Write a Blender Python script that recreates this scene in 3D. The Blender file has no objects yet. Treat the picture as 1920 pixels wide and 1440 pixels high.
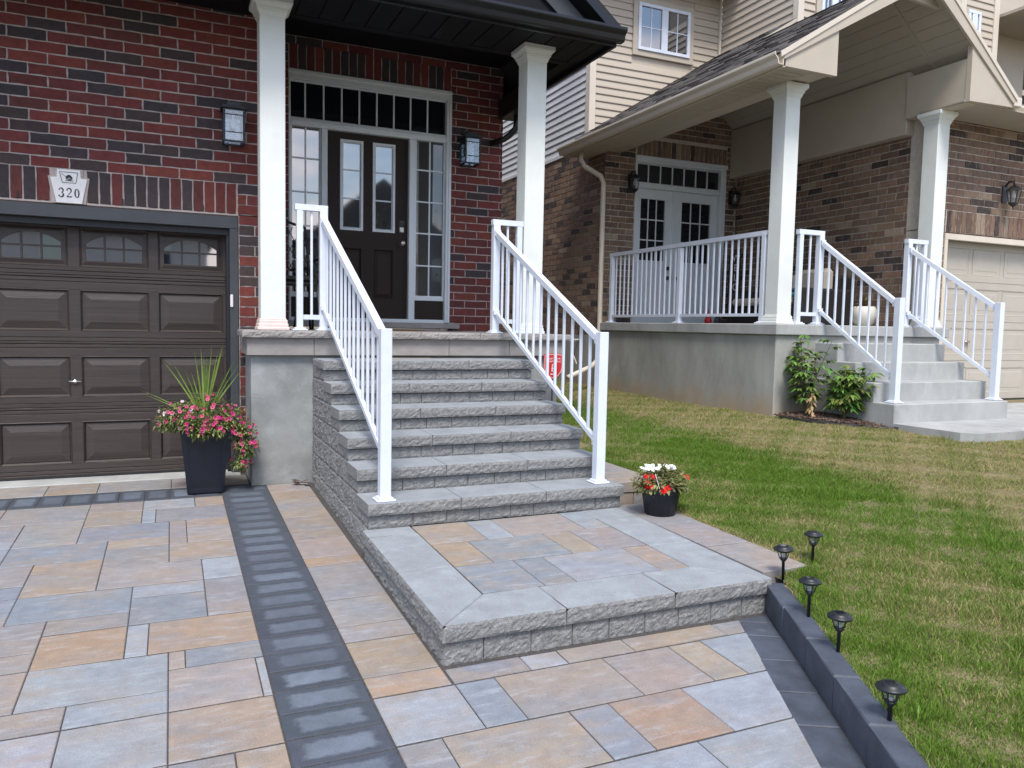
import bpy, math, random
import numpy as np
from mathutils import Vector, Matrix, noise
random.seed(7); RNG = np.random.default_rng(5)
SC = bpy.context.scene
COL = SC.collection
# ------------------------------------------------------------------ camera, sky, sun, exposure
CAM = Vector((1.011, -7.261, 1.324)); YAW, PIT, ROL, FPX = 0.41581, 0.07521, 0.01954, 1447.6
fw = Vector((math.sin(YAW)*math.cos(PIT), math.cos(YAW)*math.cos(PIT), -math.sin(PIT)))
rt = Vector((math.cos(YAW), -math.sin(YAW), 0)); up = rt.cross(fw)
rt2 = math.cos(ROL)*rt + math.sin(ROL)*up; up2 = -math.sin(ROL)*rt + math.cos(ROL)*up
cd = bpy.data.cameras.new('camera'); cam = bpy.data.objects.new('camera', cd); COL.objects.link(cam)
cd.sensor_width = 36; cd.lens = FPX/1920*36; cd.clip_start = .05; cd.clip_end = 2000
m = Matrix((rt2, up2, -fw)).transposed().to_4x4(); m.translation = CAM; cam.matrix_world = m
SC.camera = cam
SUN_EL, SUN_AZ = math.radians(58), math.radians(200)      # azimuth clockwise from +Y
W = bpy.data.worlds.new('World'); SC.world = W; W.use_nodes = True
nt = W.node_tree; nt.nodes.clear()
def N(t, tree, **kw):
    n = tree.nodes.new(t)
    for k, v in kw.items(): setattr(n, k, v)
    return n
wo = N('ShaderNodeOutputWorld', nt); bg = N('ShaderNodeBackground', nt); sky = N('ShaderNodeTexSky', nt)
sky.sky_type = 'NISHITA'; sky.sun_disc = False; sky.sun_elevation = SUN_EL; sky.sun_rotation = SUN_AZ
sky.altitude = 300; sky.air_density = 1.0; sky.dust_density = 1.6; sky.ozone_density = 1.0
tc = N('ShaderNodeTexCoord', nt); mp = N('ShaderNodeMapping', nt); mp.inputs['Scale'].default_value = (1.0, 1.0, 2.4)
nz = N('ShaderNodeTexNoise', nt); nz.inputs['Scale'].default_value = 3.1; nz.inputs['Detail'].default_value = 7; nz.inputs['Roughness'].default_value = .55
cr = N('ShaderNodeValToRGB', nt); cr.color_ramp.elements[0].position = .49; cr.color_ramp.elements[1].position = .66
mx = N('ShaderNodeMix', nt, data_type='RGBA'); mx.inputs['B'].default_value = (9.2, 8.3, 8.5, 1)
nt.links.new(tc.outputs['Generated'], mp.inputs['Vector']); nt.links.new(mp.outputs[0], nz.inputs['Vector'])
nt.links.new(nz.outputs['Fac'], cr.inputs[0]); nt.links.new(cr.outputs[0], mx.inputs['Factor'])
nt.links.new(sky.outputs[0], mx.inputs['A']); nt.links.new(mx.outputs['Result'], bg.inputs['Color'])
bg.inputs['Strength'].default_value = .108
nt.links.new(bg.outputs[0], wo.inputs['Surface'])
sd = bpy.data.lights.new('sun', 'SUN'); sd.energy = 1.75; sd.angle = math.radians(20); sd.color = (1.0, .955, .89)
so = bpy.data.objects.new('sun', sd); COL.objects.link(so)
sdir = Vector((math.sin(SUN_AZ)*math.cos(SUN_EL), math.cos(SUN_AZ)*math.cos(SUN_EL), math.sin(SUN_EL)))
so.rotation_euler = sdir.to_track_quat('Z', 'Y').to_euler()
SC.view_settings.view_transform = 'Standard'; SC.view_settings.look = 'None'
SC.view_settings.exposure = 1.2; SC.view_settings.gamma = 1; SC.view_settings.use_curve_mapping = False
SC.render.engine = 'CYCLES'
# ------------------------------------------------------------------ materials
M = {}
def base(name):
    m = bpy.data.materials.new(name); m.use_nodes = True; t = m.node_tree; t.nodes.clear()
    o = N('ShaderNodeOutputMaterial', t); p = N('ShaderNodeBsdfPrincipled', t); t.links.new(p.outputs[0], o.inputs[0])
    M[name] = m; return m, t, p, o
def mulc(t, a, fac):      # colour socket * value socket
    x = N('ShaderNodeMix', t, data_type='RGBA', blend_type='MULTIPLY'); x.inputs['Factor'].default_value = 1
    t.links.new(a, x.inputs['A']); t.links.new(fac, x.inputs['B']); return x.outputs['Result']
def pos(t, sc=(1, 1, 1), rnd=True):
    g = N('ShaderNodeNewGeometry', t); v = N('ShaderNodeVectorMath', t, operation='MULTIPLY'); v.inputs[1].default_value = sc
    t.links.new(g.outputs['Position'], v.inputs[0])
    if not rnd: return v.outputs[0]
    oi = N('ShaderNodeObjectInfo', t); k = N('ShaderNodeVectorMath', t, operation='SCALE'); k.inputs['Scale'].default_value = 57
    cb = N('ShaderNodeCombineXYZ', t)
    for i in range(3): t.links.new(oi.outputs['Random'], cb.inputs[i])
    t.links.new(cb.outputs[0], k.inputs[0]); a = N('ShaderNodeVectorMath', t, operation='ADD')
    t.links.new(v.outputs[0], a.inputs[0]); t.links.new(k.outputs[0], a.inputs[1]); return a.outputs[0]
def noi(t, vec, scale, det=4, rough=.55):
    n = N('ShaderNodeTexNoise', t); n.inputs['Scale'].default_value = scale; n.inputs['Detail'].default_value = det
    n.inputs['Roughness'].default_value = rough; t.links.new(vec, n.inputs['Vector']); return n.outputs['Fac']
def ramp(t, f, p0, c0, p1, c1):
    r = N('ShaderNodeValToRGB', t); e = r.color_ramp.elements; e[0].position = p0; e[1].position = p1
    e[0].color = (*c0, 1) if len(c0) == 3 else c0; e[1].color = (*c1, 1) if len(c1) == 3 else c1
    t.links.new(f, r.inputs[0]); return r.outputs[0]
def g3(v): return (v, v, v)
def bump(t, p, f, st, dist=.01, prev=None):
    b = N('ShaderNodeBump', t); b.inputs['Strength'].default_value = st; b.inputs['Distance'].default_value = dist
    t.links.new(f, b.inputs['Height'])
    if prev: t.links.new(prev, b.inputs['Normal'])
    t.links.new(b.outputs[0], p.inputs['Normal']); return b.outputs[0]
def mixc(t, f, a, b):
    x = N('ShaderNodeMix', t, data_type='RGBA'); t.links.new(f, x.inputs['Factor'])
    for s, v in (('A', a), ('B', b)):
        if isinstance(v, tuple): x.inputs[s].default_value = (*v, 1)
        else: t.links.new(v, x.inputs[s])
    return x.outputs['Result']
def simple(name, rgb, rough=.5, var=.12, vs=6, bs=0, bsc=80, metal=0, spec=.5, fine=0, src=None, sc=(1, 1, 1), dirt=None):
    m, t, p, o = base(name); v = pos(t, sc)
    if src == 'obj': c = N('ShaderNodeObjectInfo', t).outputs['Color']
    elif src == 'attr':
        a = N('ShaderNodeAttribute', t); a.attribute_name = 'Col'; c = a.outputs['Color']
    else:
        r = N('ShaderNodeRGB', t); r.outputs[0].default_value = (*rgb, 1); c = r.outputs[0]
    c = mulc(t, c, ramp(t, noi(t, v, vs, 5, .6), .3, g3(1-var), .7, g3(1+var)))
    if fine: c = mulc(t, c, ramp(t, noi(t, v, 260, 2), .35, g3(1-fine), .65, g3(1+fine)))
    if dirt: c = mixc(t, ramp(t, noi(t, v, dirt[1], 6, .65), dirt[2], g3(0), dirt[2]+.18, g3(dirt[3])), c, dirt[0])
    t.links.new(c, p.inputs['Base Color']); p.inputs['Roughness'].default_value = rough; p.inputs['Metallic'].default_value = metal
    p.inputs['Specular IOR Level'].default_value = spec
    if bs: bump(t, p, noi(t, v, bsc, 4, .6), bs, .004)
    return m
simple('brick', None, .85, .22, 22, .5, 90, fine=.18, src='obj', dirt=((.34, .2, .16), 30, .70, .5))
simple('brick_attr', None, .85, .22, 22, .5, 90, fine=.18, src='attr')
simple('brick_tan', None, .85, .25, 30, .6, 70, fine=.15, src='obj', sc=(1, 1, .25), dirt=((.42, .36, .29), 34, .56, .7))
simple('brick_tan_attr', None, .85, .25, 30, .6, 70, fine=.15, src='attr', sc=(1, 1, .25), dirt=((.42, .36, .29), 34, .56, .7))
simple('mortar', (.43, .375, .355), .95, .16, 14, .5, 120, fine=.12)
simple('mortar_tan', (.50, .45, .385), .95, .12, 14, .4, 120)
simple('white_metal', (.66, .71, .80), .36, .05, 7, dirt=((.55, .57, .6), 11, .66, .35))
simple('column_paint', (.70, .73, .70), .5, .06, 3, .1, 160, dirt=((.62, .63, .58), 5, .64, .3))
simple('column_pink', (.70, .60, .57), .5, .08, 5)
simple('black_metal', (.012, .014, .018), .42, .2, 30)
simple('black_soffit', (.006, .0065, .009), .6, .15, 6, spec=.2)
simple('gutter_black', (.009, .010, .014), .3, .1, 5)
simple('garage_brown', (.043, .033, .030), .45, .24, 9, .45, 60, sc=(.12, 1, 6), dirt=((.085, .07, .063), 5, .62, .3))
simple('trim_charcoal', (.048, .053, .062), .45, .1, 6)
simple('door_brown', (.024, .0145, .0115), .55, .08, 5, spec=.25)
simple('frame_white', (.66, .71, .74), .4, .04, 4)
simple('concrete', (.265, .28, .283), .85, .2, 3.4, .3, 40, fine=.08, dirt=((.38, .41, .425), 4.2, .52, .6))
simple('concrete_pale', (.34, .35, .345), .85, .17, 3, .3, 60, fine=.08, sc=(1, 1, .5), dirt=((.46, .465, .455), 4, .52, .6))
simple('concrete_old', (.30, .305, .285), .88, .24, 2.6, .35, 40, fine=.1, sc=(1, 1, .4), dirt=((.45, .46, .44), 3.4, .54, .55))
t_o = M['concrete_old'].node_tree; p_o = [n for n in t_o.nodes if n.type == 'BSDF_PRINCIPLED'][0]; c_o = p_o.inputs['Base Color'].links[0].from_socket
g_o = N('ShaderNodeNewGeometry', t_o); s_o = N('ShaderNodeSeparateXYZ', t_o); t_o.links.new(g_o.outputs['Position'], s_o.inputs[0])
a_o = N('ShaderNodeMath', t_o, operation='MULTIPLY_ADD'); a_o.inputs[1].default_value = .5; t_o.links.new(noi(t_o, pos(t_o, (1, 1, 1)), 3.5, 5), a_o.inputs[0]); t_o.links.new(s_o.outputs[2], a_o.inputs[2])
t_o.links.new(mixc(t_o, ramp(t_o, a_o.outputs[0], .62, g3(.75), .92, g3(0)), c_o, (.36, .27, .165)), p_o.inputs['Base Color'])   # soil splashed on the foot of the wall
simple('flagstone', (.27, .255, .245), .75, .16, 5, .5, 38, fine=.06, sc=(1, 1, 2), dirt=((.36, .33, .29), 4, .58, .5))
simple('split_stone', (.205, .207, .208), .95, .26, 34, 1.0, 95, fine=.40)
simple('cap_top', (.245, .268, .288), .85, .14, 7, .3, 150, fine=.18, dirt=((.38, .415, .45), 4.5, .55, .6))
simple('sand', (.060, .056, .055), .98, .35, 60, .6, 200, fine=.4)
simple('kerb_dark', (.058, .070, .095), .62, .3, 7, .3, 110, fine=.15, dirt=((.19, .21, .235), 5, .60, .42))
simple('soil', (.17, .14, .075), .98, .3, 12, .7, 60)
simple('mulch', None, .95, .2, 40, src='attr')
simple('siding', (.47, .41, .335), .5, .04, 3, .12, 120, sc=(.3, .3, 2))
simple('siding_skylit_or_pale', (.60, .61, .62), .5, .04, 3, .1, 120)  # beige siding whitened to paint in sky light; own colour of house across
simple('trim_tan', (.47, .415, .335), .5, .05, 3)
simple('trim_light', (.62, .56, .47), .45, .05, 3)
simple('soffit_tan', (.40, .355, .29), .6, .04, 4)
simple('garage_tan', (.42, .385, .33), .5, .05, 4)
simple('shingle', (.085, .078, .075), .95, .4, 26, .6, 120, fine=.3, sc=(1, .45, 1))
simple('shingle_black', (.02, .02, .022), .95, .3, 20, .5, 120)
simple('plaque', (.70, .71, .72), .55, .06, 14, .2, 160)
simple('ink', (.012, .012, .014), .5, .05)
simple('pot_navy', (.006, .009, .018), .38, .2, 8)
simple('pot_white', (.6, .58, .52), .5, .1)
simple('leaf', None, .55, .16, 30, src='attr', spec=.3)
simple('petal', None, .6, .1, 30, src='attr', spec=.2)
simple('sign_red', (.50, .018, .022), .4, .06)
simple('sign_white', (.75, .72, .72), .5, .02)
simple('chrome', (.6, .6, .6), .22, .05, 5, metal=1)
simple('nickel', (.52, .49, .45), .3, .05, 5, metal=1)
simple('mat_brown', (.15, .08, .04), .95, .3, 60, .6, 300)
simple('wicker', (.012, .010, .010), .7, .3, 60, .8, 120)
simple('cushion', (.52, .46, .38), .9, .08, 8, .3, 200)
simple('pillow_teal', (.03, .19, .22), .9, .1, 8, .2, 200)
simple('pillow_blue', (.02, .06, .14), .9, .1, 8, .2, 200)
simple('bark', (.10, .06, .045), .95, .3, 30, .8, 90)
simple('asphalt', (.05, .05, .052), .95, .2, 20, .5, 150)
simple('wood_dark', (.05, .03, .02), .8, .2, 12)
def pavermat(name, dark=False):
    m, t, p, o = base(name); oi = N('ShaderNodeObjectInfo', t); c = oi.outputs['Color']
    v = pos(t, (1, 1, 1)); vs = pos(t, (.9, 4.5, 1))
    if dark:
        tcn = N('ShaderNodeTexCoord', t); s = N('ShaderNodeSeparateXYZ', t); t.links.new(tcn.outputs['Generated'], s.inputs[0])
        def edge(k, lo):
            a = N('ShaderNodeMath', t, operation='SUBTRACT'); a.inputs[1].default_value = .5; t.links.new(s.outputs[k], a.inputs[0])
            b = N('ShaderNodeMath', t, operation='ABSOLUTE'); t.links.new(a.outputs[0], b.inputs[0])
            d = N('ShaderNodeMath', t, operation='ADD'); t.links.new(b.outputs[0], d.inputs[0])
            n = N('ShaderNodeMath', t, operation='MULTIPLY_ADD'); t.links.new(noi(t, v, 26, 5, .65), n.inputs[0]); n.inputs[1].default_value = .22; n.inputs[2].default_value = -.11
            t.links.new(n.outputs[0], d.inputs[1])
            return ramp(t, d.outputs[0], lo, g3(1), lo+.09, g3(0))
        f = mulc(t, edge(0, .30), edge(1, .27)); f = mulc(t, f, ramp(t, noi(t, v, 5, 4), .25, g3(.5), .7, g3(1)))
        f = mulc(t, f, ramp(t, oi.outputs['Random'], 0, g3(.45), 1, g3(1.0)))
        c = mixc(t, f, c, (.145, .175, .22))
    else:
        f = ramp(t, noi(t, pos(t, (1.2, 2.6, 1)), 3.6, 5, .6), .36, g3(0), .62, g3(1))
        oc = N('ShaderNodeHueSaturation', t); t.links.new(c, oc.inputs['Color'])
        t2 = mixc(t, ramp(t, noi(t, v, 2.3, 3), .4, g3(0), .6, g3(1)), (.185, .206, .238), (.275, .222, .172))
        k = N('ShaderNodeMix', t, data_type='RGBA'); k.inputs['Factor'].default_value = .62
        t.links.new(c, k.inputs['A']); t.links.new(t2, k.inputs['B'])
        c = mixc(t, f, c, k.outputs['Result'])
        c = mixc(t, ramp(t, noi(t, vs, 7, 7, .7), .52, g3(0), .72, g3(.65)), c, (.33, .36, .395))
    c = mulc(t, c, ramp(t, noi(t, v, 240, 2), .35, g3(.86), .65, g3(1.14)))
    c = mulc(t, c, ramp(t, noi(t, v, 14, 5, .65), .3, g3(.88), .7, g3(1.1)))
    t.links.new(c, p.inputs['Base Color']); p.inputs['Roughness'].default_value = .68 if dark else .78
    p.inputs['Specular IOR Level'].default_value = .4
    bump(t, p, noi(t, v, 130, 5, .65), .3, .004)
pavermat('paver'); pavermat('paver_dark', True)
def glass(name, rgb, ior=1.75, wob=.02):
    m, t, p, o = base(name); p.inputs['Base Color'].default_value = (*rgb, 1); p.inputs['Roughness'].default_value = .03
    p.inputs['IOR'].default_value = ior; p.inputs['Specular IOR Level'].default_value = .7
    v = pos(t, (1, 1, 1)); bump(t, p, noi(t, v, 2.2, 1), wob, .02)
glass('glass', (.010, .012, .016), 2.7); glass('glass_curtain', (.055, .062, .07), 1.7); glass('glass_dim', (.008, .010, .014), 1.5)
m, t, p, o = base('glass_clear')
tr = N('ShaderNodeBsdfTransparent', t); gl = N('ShaderNodeBsdfGlossy', t); gl.inputs['Roughness'].default_value = .12; ms = N('ShaderNodeMixShader', t)
tr.inputs[0].default_value = (.88, .92, .95, 1); ms.inputs[0].default_value = .15
t.links.new(tr.outputs[0], ms.inputs[1]); t.links.new(gl.outputs[0], ms.inputs[2]); t.links.new(ms.outputs[0], o.inputs[0])
m, t, p, o = base('grass_blade')
a = N('ShaderNodeAttribute', t); a.attribute_name = 'Col'; t.links.new(a.outputs['Color'], p.inputs['Base Color']); p.inputs['Roughness'].default_value = .6
p.inputs['Specular IOR Level'].default_value = .25
tl = N('ShaderNodeBsdfTranslucent', t); t.links.new(a.outputs['Color'], tl.inputs[0]); ms = N('ShaderNodeMixShader', t); ms.inputs[0].default_value = .3
t.links.new(p.outputs[0], ms.inputs[1]); t.links.new(tl.outputs[0], ms.inputs[2]); t.links.new(ms.outputs[0], o.inputs[0])
# brick texture for faces of houses the photograph does not show
m, t, p, o = base('brick_far'); bt = N('ShaderNodeTexBrick', t); bt.inputs['Color1'].default_value = (.16, .07, .05, 1); bt.inputs['Color2'].default_value = (.10, .06, .05, 1)
bt.inputs['Mortar'].default_value = (.33, .3, .27, 1); bt.inputs['Scale'].default_value = 1; bt.inputs['Brick Width'].default_value = .27; bt.inputs['Row Height'].default_value = .089; bt.inputs['Mortar Size'].default_value = .01
g_ = N('ShaderNodeNewGeometry', t); s_ = N('ShaderNodeSeparateXYZ', t); ad = N('ShaderNodeMath', t, operation='ADD'); cb = N('ShaderNodeCombineXYZ', t)
t.links.new(g_.outputs['Position'], s_.inputs[0]); t.links.new(s_.outputs[0], ad.inputs[0]); t.links.new(s_.outputs[1], ad.inputs[1]); t.links.new(ad.outputs[0], cb.inputs[0]); t.links.new(s_.outputs[2], cb.inputs[1])
t.links.new(cb.outputs[0], bt.inputs['Vector']); t.links.new(bt.outputs[0], p.inputs['Base Color']); p.inputs['Roughness'].default_value = .9
# ------------------------------------------------------------------ mesh helpers
class MB:
    def __init__(s): s.v = []; s.f = []; s.c = []
    def add(s, vs, fs, col=None):
        o = len(s.v); s.v += [tuple(q) for q in vs]; s.f += [tuple(i+o for i in f) for f in fs]
        if col is not None: s.c += [col]*len(vs)
        return s
    def box(s, x0, x1, y0, y1, z0, z1, b=0, col=None):
        if b <= 0:
            return s.add([(x0,y0,z0),(x1,y0,z0),(x1,y1,z0),(x0,y1,z0),(x0,y0,z1),(x1,y0,z1),(x1,y1,z1),(x0,y1,z1)],
                         [(3,2,1,0),(4,5,6,7),(0,1,5,4),(1,2,6,5),(2,3,7,6),(3,0,4,7)], col)
        b = min(b, (x1-x0)*.45, (y1-y0)*.45, (z1-z0)*.45)
        X, Y, Z = (x0, x1), (y0, y1), (z0, z1); V = []; idx = {}
        for i in (0, 1):
            for j in (0, 1):
                for k in (0, 1):
                    q = (X[i], Y[j], Z[k]); d = (b if i == 0 else -b, b if j == 0 else -b, b if k == 0 else -b)
                    for a in range(3):
                        w = [q[n] + (0 if n == a else d[n]) for n in range(3)]
                        idx[(i, j, k, a)] = len(V); V.append(w)
        F = []; I = idx
        for s_ in (0, 1):
            F.append([I[(s_,0,0,0)], I[(s_,1,0,0)], I[(s_,1,1,0)], I[(s_,0,1,0)]][::1 if s_ else -1])
            F.append([I[(0,s_,0,1)], I[(0,s_,1,1)], I[(1,s_,1,1)], I[(1,s_,0,1)]][::1 if s_ else -1])
            F.append([I[(0,0,s_,2)], I[(1,0,s_,2)], I[(1,1,s_,2)], I[(0,1,s_,2)]][::1 if s_ else -1])
        ctr = Vector(((x0+x1)/2, (y0+y1)/2, (z0+z1)/2))
        def push(f):
            p = [Vector(V[i]) for i in f]; n = (p[1]-p[0]).cross(p[2]-p[0])
            if n.dot(sum(p, Vector())/len(p)-ctr) < 0: f = f[::-1]
            F.append(f)
        for i in (0, 1):
            for j in (0, 1):
                push([I[(i,j,0,0)], I[(i,j,1,0)], I[(i,j,1,1)], I[(i,j,0,1)]])
                push([I[(i,0,j,0)], I[(i,1,j,0)], I[(i,1,j,2)], I[(i,0,j,2)]])
                push([I[(0,i,j,1)], I[(1,i,j,1)], I[(1,i,j,2)], I[(0,i,j,2)]])
                for k in (0, 1): push([I[(i,j,k,0)], I[(i,j,k,1)], I[(i,j,k,2)]])
        return s.add(V, F, col)
    def prism(s, poly, ax, a, b, col=None):     # poly in the two other axes, extruded along ax from a to b
        n = len(poly)
        def P(q, w): return {'x': (w, q[0], q[1]), 'y': (q[0], w, q[1]), 'z': (q[0], q[1], w)}[ax]
        V = [P(q, a) for q in poly] + [P(q, b) for q in poly]
        F = [tuple(range(n))[::-1], tuple(range(n, 2*n))] + [(i, (i+1) % n, n+(i+1) % n, n+i) for i in range(n)]
        A = sum(poly[i][0]*poly[(i+1) % n][1]-poly[(i+1) % n][0]*poly[i][1] for i in range(n))
        if (A < 0) != (ax == 'y') != (b < a): F = [f[::-1] for f in F]
        return s.add(V, F, col)
    def bar(s, p, q, w, h, upv=(0, 0, 1), col=None):   # rectangular bar between two points
        p, q = Vector(p), Vector(q); d = (q-p).normalized(); u = Vector(upv); sd_ = d.cross(u).normalized(); u = sd_.cross(d)
        V = []
        for e in (p, q):
            for a, c in ((-1,-1),(1,-1),(1,1),(-1,1)): V.append(e+sd_*a*w/2+u*c*h/2)
        return s.add(V, [(0,1,2,3),(7,6,5,4),(0,4,5,1),(1,5,6,2),(2,6,7,3),(3,7,4,0)], col)
    def tube(s, pts, r, n=8, col=None):
        pts = [Vector(q) for q in pts]; rs = r if isinstance(r, (list, tuple)) else [r]*len(pts); V = []; F = []
        u = None
        for i, q in enumerate(pts):
            d = ((pts[min(i+1, len(pts)-1)]-pts[max(i-1, 0)])).normalized()
            if u is None: u = d.orthogonal().normalized()
            u = (u-d*u.dot(d)).normalized(); w = d.cross(u)
            V += [q+(u*math.cos(2*math.pi*k/n)+w*math.sin(2*math.pi*k/n))*rs[i] for k in range(n)]
        for i in range(len(pts)-1):
            for k in range(n): F.append((i*n+k, i*n+(k+1) % n, (i+1)*n+(k+1) % n, (i+1)*n+k))
        F.append(tuple(range(n))[::-1]); F.append(tuple(range((len(pts)-1)*n, len(pts)*n)))
        return s.add(V, F, col)
    def lathe(s, prof, c, n=24, col=None, cap=True):
        V = []; F = []
        for r, z in prof: V += [(c[0]+r*math.cos(2*math.pi*k/n), c[1]+r*math.sin(2*math.pi*k/n), c[2]+z) for k in range(n)]
        for i in range(len(prof)-1):
            for k in range(n): F.append((i*n+k, i*n+(k+1) % n, (i+1)*n+(k+1) % n, (i+1)*n+k))
        if cap: F.append(tuple(range(n))[::-1]); F.append(tuple(range((len(prof)-1)*n, len(prof)*n)))
        return s.add(V, F, col)
    def mesh(s, name):
        me = bpy.data.meshes.new(name); me.from_pydata(s.v, [], s.f); me.update()
        if s.c and len(s.c) == len(s.v):
            at = me.color_attributes.new('Col', 'FLOAT_COLOR', 'POINT')
            at.data.foreach_set('color', np.c_[np.array(s.c, dtype=np.float32), np.ones(len(s.c), np.float32)].ravel())
        return me
    def build(s, name, mat, parent=None, smooth=False, color=None):
        return link(name, s.mesh(name), mat, parent, smooth, color)
def link(name, me, mat, parent=None, smooth=False, color=None):
    if mat and not me.materials: me.materials.append(M[mat])
    if smooth:
        me.polygons.foreach_set('use_smooth', [True]*len(me.polygons))
    ob = bpy.data.objects.new(name, me); COL.objects.link(ob)
    if parent is not None:
        ob.parent = parent
        if parent.type == 'EMPTY': ob.matrix_parent_inverse = Matrix.Translation(-parent.location)
    if color: ob.color = (*color, 1)
    return ob
def thing(name, label, cat, group=None, loc=(0, 0, 0)):
    e = bpy.data.objects.new(name, None); COL.objects.link(e); e.empty_display_size = .1; e.location = loc
    e['label'] = label; e['category'] = cat
    if group: e['group'] = group
    return e
def struct(o): o['kind'] = 'structure'; return o
def stuff(o): o['kind'] = 'stuff'; return o
def tag(o, label, cat, group=None):
    o['label'] = label; o['category'] = cat
    if group: o['group'] = group
    return o
def B(name, mat, parent, x0, x1, y0, y1, z0, z1, b=.003, color=None):
    return MB().box(x0, x1, y0, y1, z0, z1, b).build(name, mat, parent, color=color)
def jit(c, a): k = 1+random.uniform(-a, a); return tuple(max(0, q*k*(1+random.uniform(-.03, .03))) for q in c)
def nz3(x, y, z): return noise.noise((x, y, z))
# ------------------------------------------------------------------ ground
def gz(y): return -.04+.03*y if y > -12 else -.40         # paved ground falls away from the house
LC = [(3.9,-4.13,-.02),(3.2,-5.42,-.07),(2.6,-6.6,-.1),(4.28,-4.05,.02),(4.28,-3.2,.03),(4.28,-2.6,.04),(4.3,-1.6,.15),(4.4,-.6,.2),(4.6,1.5,.25),(4.6,5,.3),(6.9,-.9,.40),(6.89,.5,.39),(6.89,2.55,.41),(6.9,6,.45),(7.5,-1.9,.385),(7.5,-2.6,.36),(9,-2.8,.34),(12,-3,.33),(6,-4.5,.15),(9,-6,.13),(4.5,-6.5,-.05),(12,-8,.08),(6.9,12,.5),(4.6,12,.4)]
_P = np.array(LC); _n = len(_P); _d = np.hypot(_P[:,None,0]-_P[None,:,0], _P[:,None,1]-_P[None,:,1])
_A = np.zeros((_n+3, _n+3)); _A[:_n,:_n] = np.where(_d > 0, _d*_d*np.log(_d+1e-12), 0)+np.eye(_n)*.02; _A[:_n,_n] = 1; _A[:_n,_n+1:] = _P[:,:2]; _A[_n:,:_n] = _A[:_n,_n:].T
_W = np.linalg.solve(_A, np.r_[_P[:,2], 0, 0, 0])
def lz(x, y):
    x = np.asarray(x, float); y = np.asarray(y, float); s = _W[-3]+_W[-2]*x+_W[-1]*y
    for i in range(_n):
        d2 = (x-_P[i,0])**2+(y-_P[i,1])**2; s = s+_W[i]*.5*d2*np.log(d2+1e-12)
    return s
KD = (-.464, -.886)                        # direction of the kerb, towards the street
def kerb_x(y): return 3.90+(y+4.12)*(KD[0]/KD[1])
# far ground, road, driveway base, lawn terrain
gm = MB().add([(-400,-400,-.55),(400,-400,-.55),(400,400,-.55),(-400,400,-.55)], [(0,1,2,3)])
struct(gm.build('ground', 'soil'))
struct(MB().add([(-200,-20,-.53),(200,-20,-.53),(200,-12.2,-.53),(-200,-12.2,-.53)], [(0,1,2,3)]).build('road', 'asphalt'))
dv = MB()
dv.add([(-6,-12,gz(-12)-.0045),(4.3,-12,gz(-12)-.0045),(4.3,.3,gz(.3)-.0045),(-6,.3,gz(.3)-.0045)], [(0,1,2,3)])
driveway = struct(dv.build('driveway', 'sand'))
xs = np.arange(2.4, 16.1, .1); ys = np.arange(-12, 12.1, .1); gx, gy = np.meshgrid(xs, ys); gzz = lz(gx, gy)
keep = lambda x, y: (x > kerb_x(y)+.06) if y < -4.1 else x > 4.1
V = np.c_[gx.ravel(), gy.ravel(), gzz.ravel()]; F = []; nx = len(xs)
for j in range(len(ys)-1):
    for i in range(nx-1):
        if keep(xs[i], ys[j]): F.append((j*nx+i, j*nx+i+1, (j+1)*nx+i+1, (j+1)*nx+i))
lm = bpy.data.meshes.new('lawn'); lm.from_pydata(V.tolist(), [], F); lm.update()
lawn = struct(link('lawn', lm, 'soil', smooth=True))
# ------------------------------------------------------------------ driveway pavers
TANC, TANO, MAU, GRY, PALE, PNK = (.278,.225,.176), (.29,.215,.155), (.225,.215,.222), (.185,.21,.248), (.25,.278,.318), (.262,.228,.212)
def clip(poly, px, py, nx_, ny_):            # keep the side where (p-P).n <= 0
    out = []
    for i in range(len(poly)):
        a, b = poly[i], poly[(i+1) % len(poly)]
        da, db = (a[0]-px)*nx_+(a[1]-py)*ny_, (b[0]-px)*nx_+(b[1]-py)*ny_
        if da <= 0: out.append(a)
        if (da < 0) != (db < 0) and da != db:
            k = da/(da-db); out.append((a[0]+(b[0]-a[0])*k, a[1]+(b[1]-a[1])*k))
    return out
def slab(poly, zf, th=.05, ch=.003, mb=None):  # flat paver following zf(y), with a chamfered top edge
    c = (sum(q[0] for q in poly)/len(poly), sum(q[1] for q in poly)/len(poly)); n = len(poly)
    tilt = random.uniform(-.0014, .0014), random.uniform(-.0012, .0012)
    Z = lambda q: zf(q[1])+tilt[0]*(q[0]-c[0])*4+tilt[1]
    A = sum(poly[i][0]*poly[(i+1) % n][1]-poly[(i+1) % n][0]*poly[i][1] for i in range(n))
    if A < 0: poly = poly[::-1]
    def ins(q):
        d = Vector((q[0]-c[0], q[1]-c[1])); L = d.length; k = max(0, 1-ch*1.5/max(L, .02)); return (c[0]+d.x*k, c[1]+d.y*k)
    V = [(q[0], q[1], Z(q)-th) for q in poly]+[(q[0], q[1], Z(q)-ch) for q in poly]+[(*ins(q), Z(q)) for q in poly]
    F = [tuple(range(n))[::-1], tuple(range(2*n, 3*n))]
    for i in range(n):
        j = (i+1) % n; F += [(i, j, n+j, n+i), (n+i, n+j, 2*n+j, 2*n+i)]
    return (mb or MB()).add(V, F)
def rectp(x0, x1, y0, y1, g=.0024, h=.0062): return [(x0+g, y0+h), (x1-g, y0+h), (x1-g, y1-h), (x0+g, y1-h)]
def pav(x0, x1, y0, y1, col, zf=gz, parent=None, mat='paver', border=False, name='paver'):
    q = rectp(x0, x1, y0, y1)
    if border: q = clip(q, 3.715, -4.118, -KD[1], KD[0])
    if len(q) < 3: return
    slab(q, zf).build(name, mat, parent or driveway, color=jit(col, .08))
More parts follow.
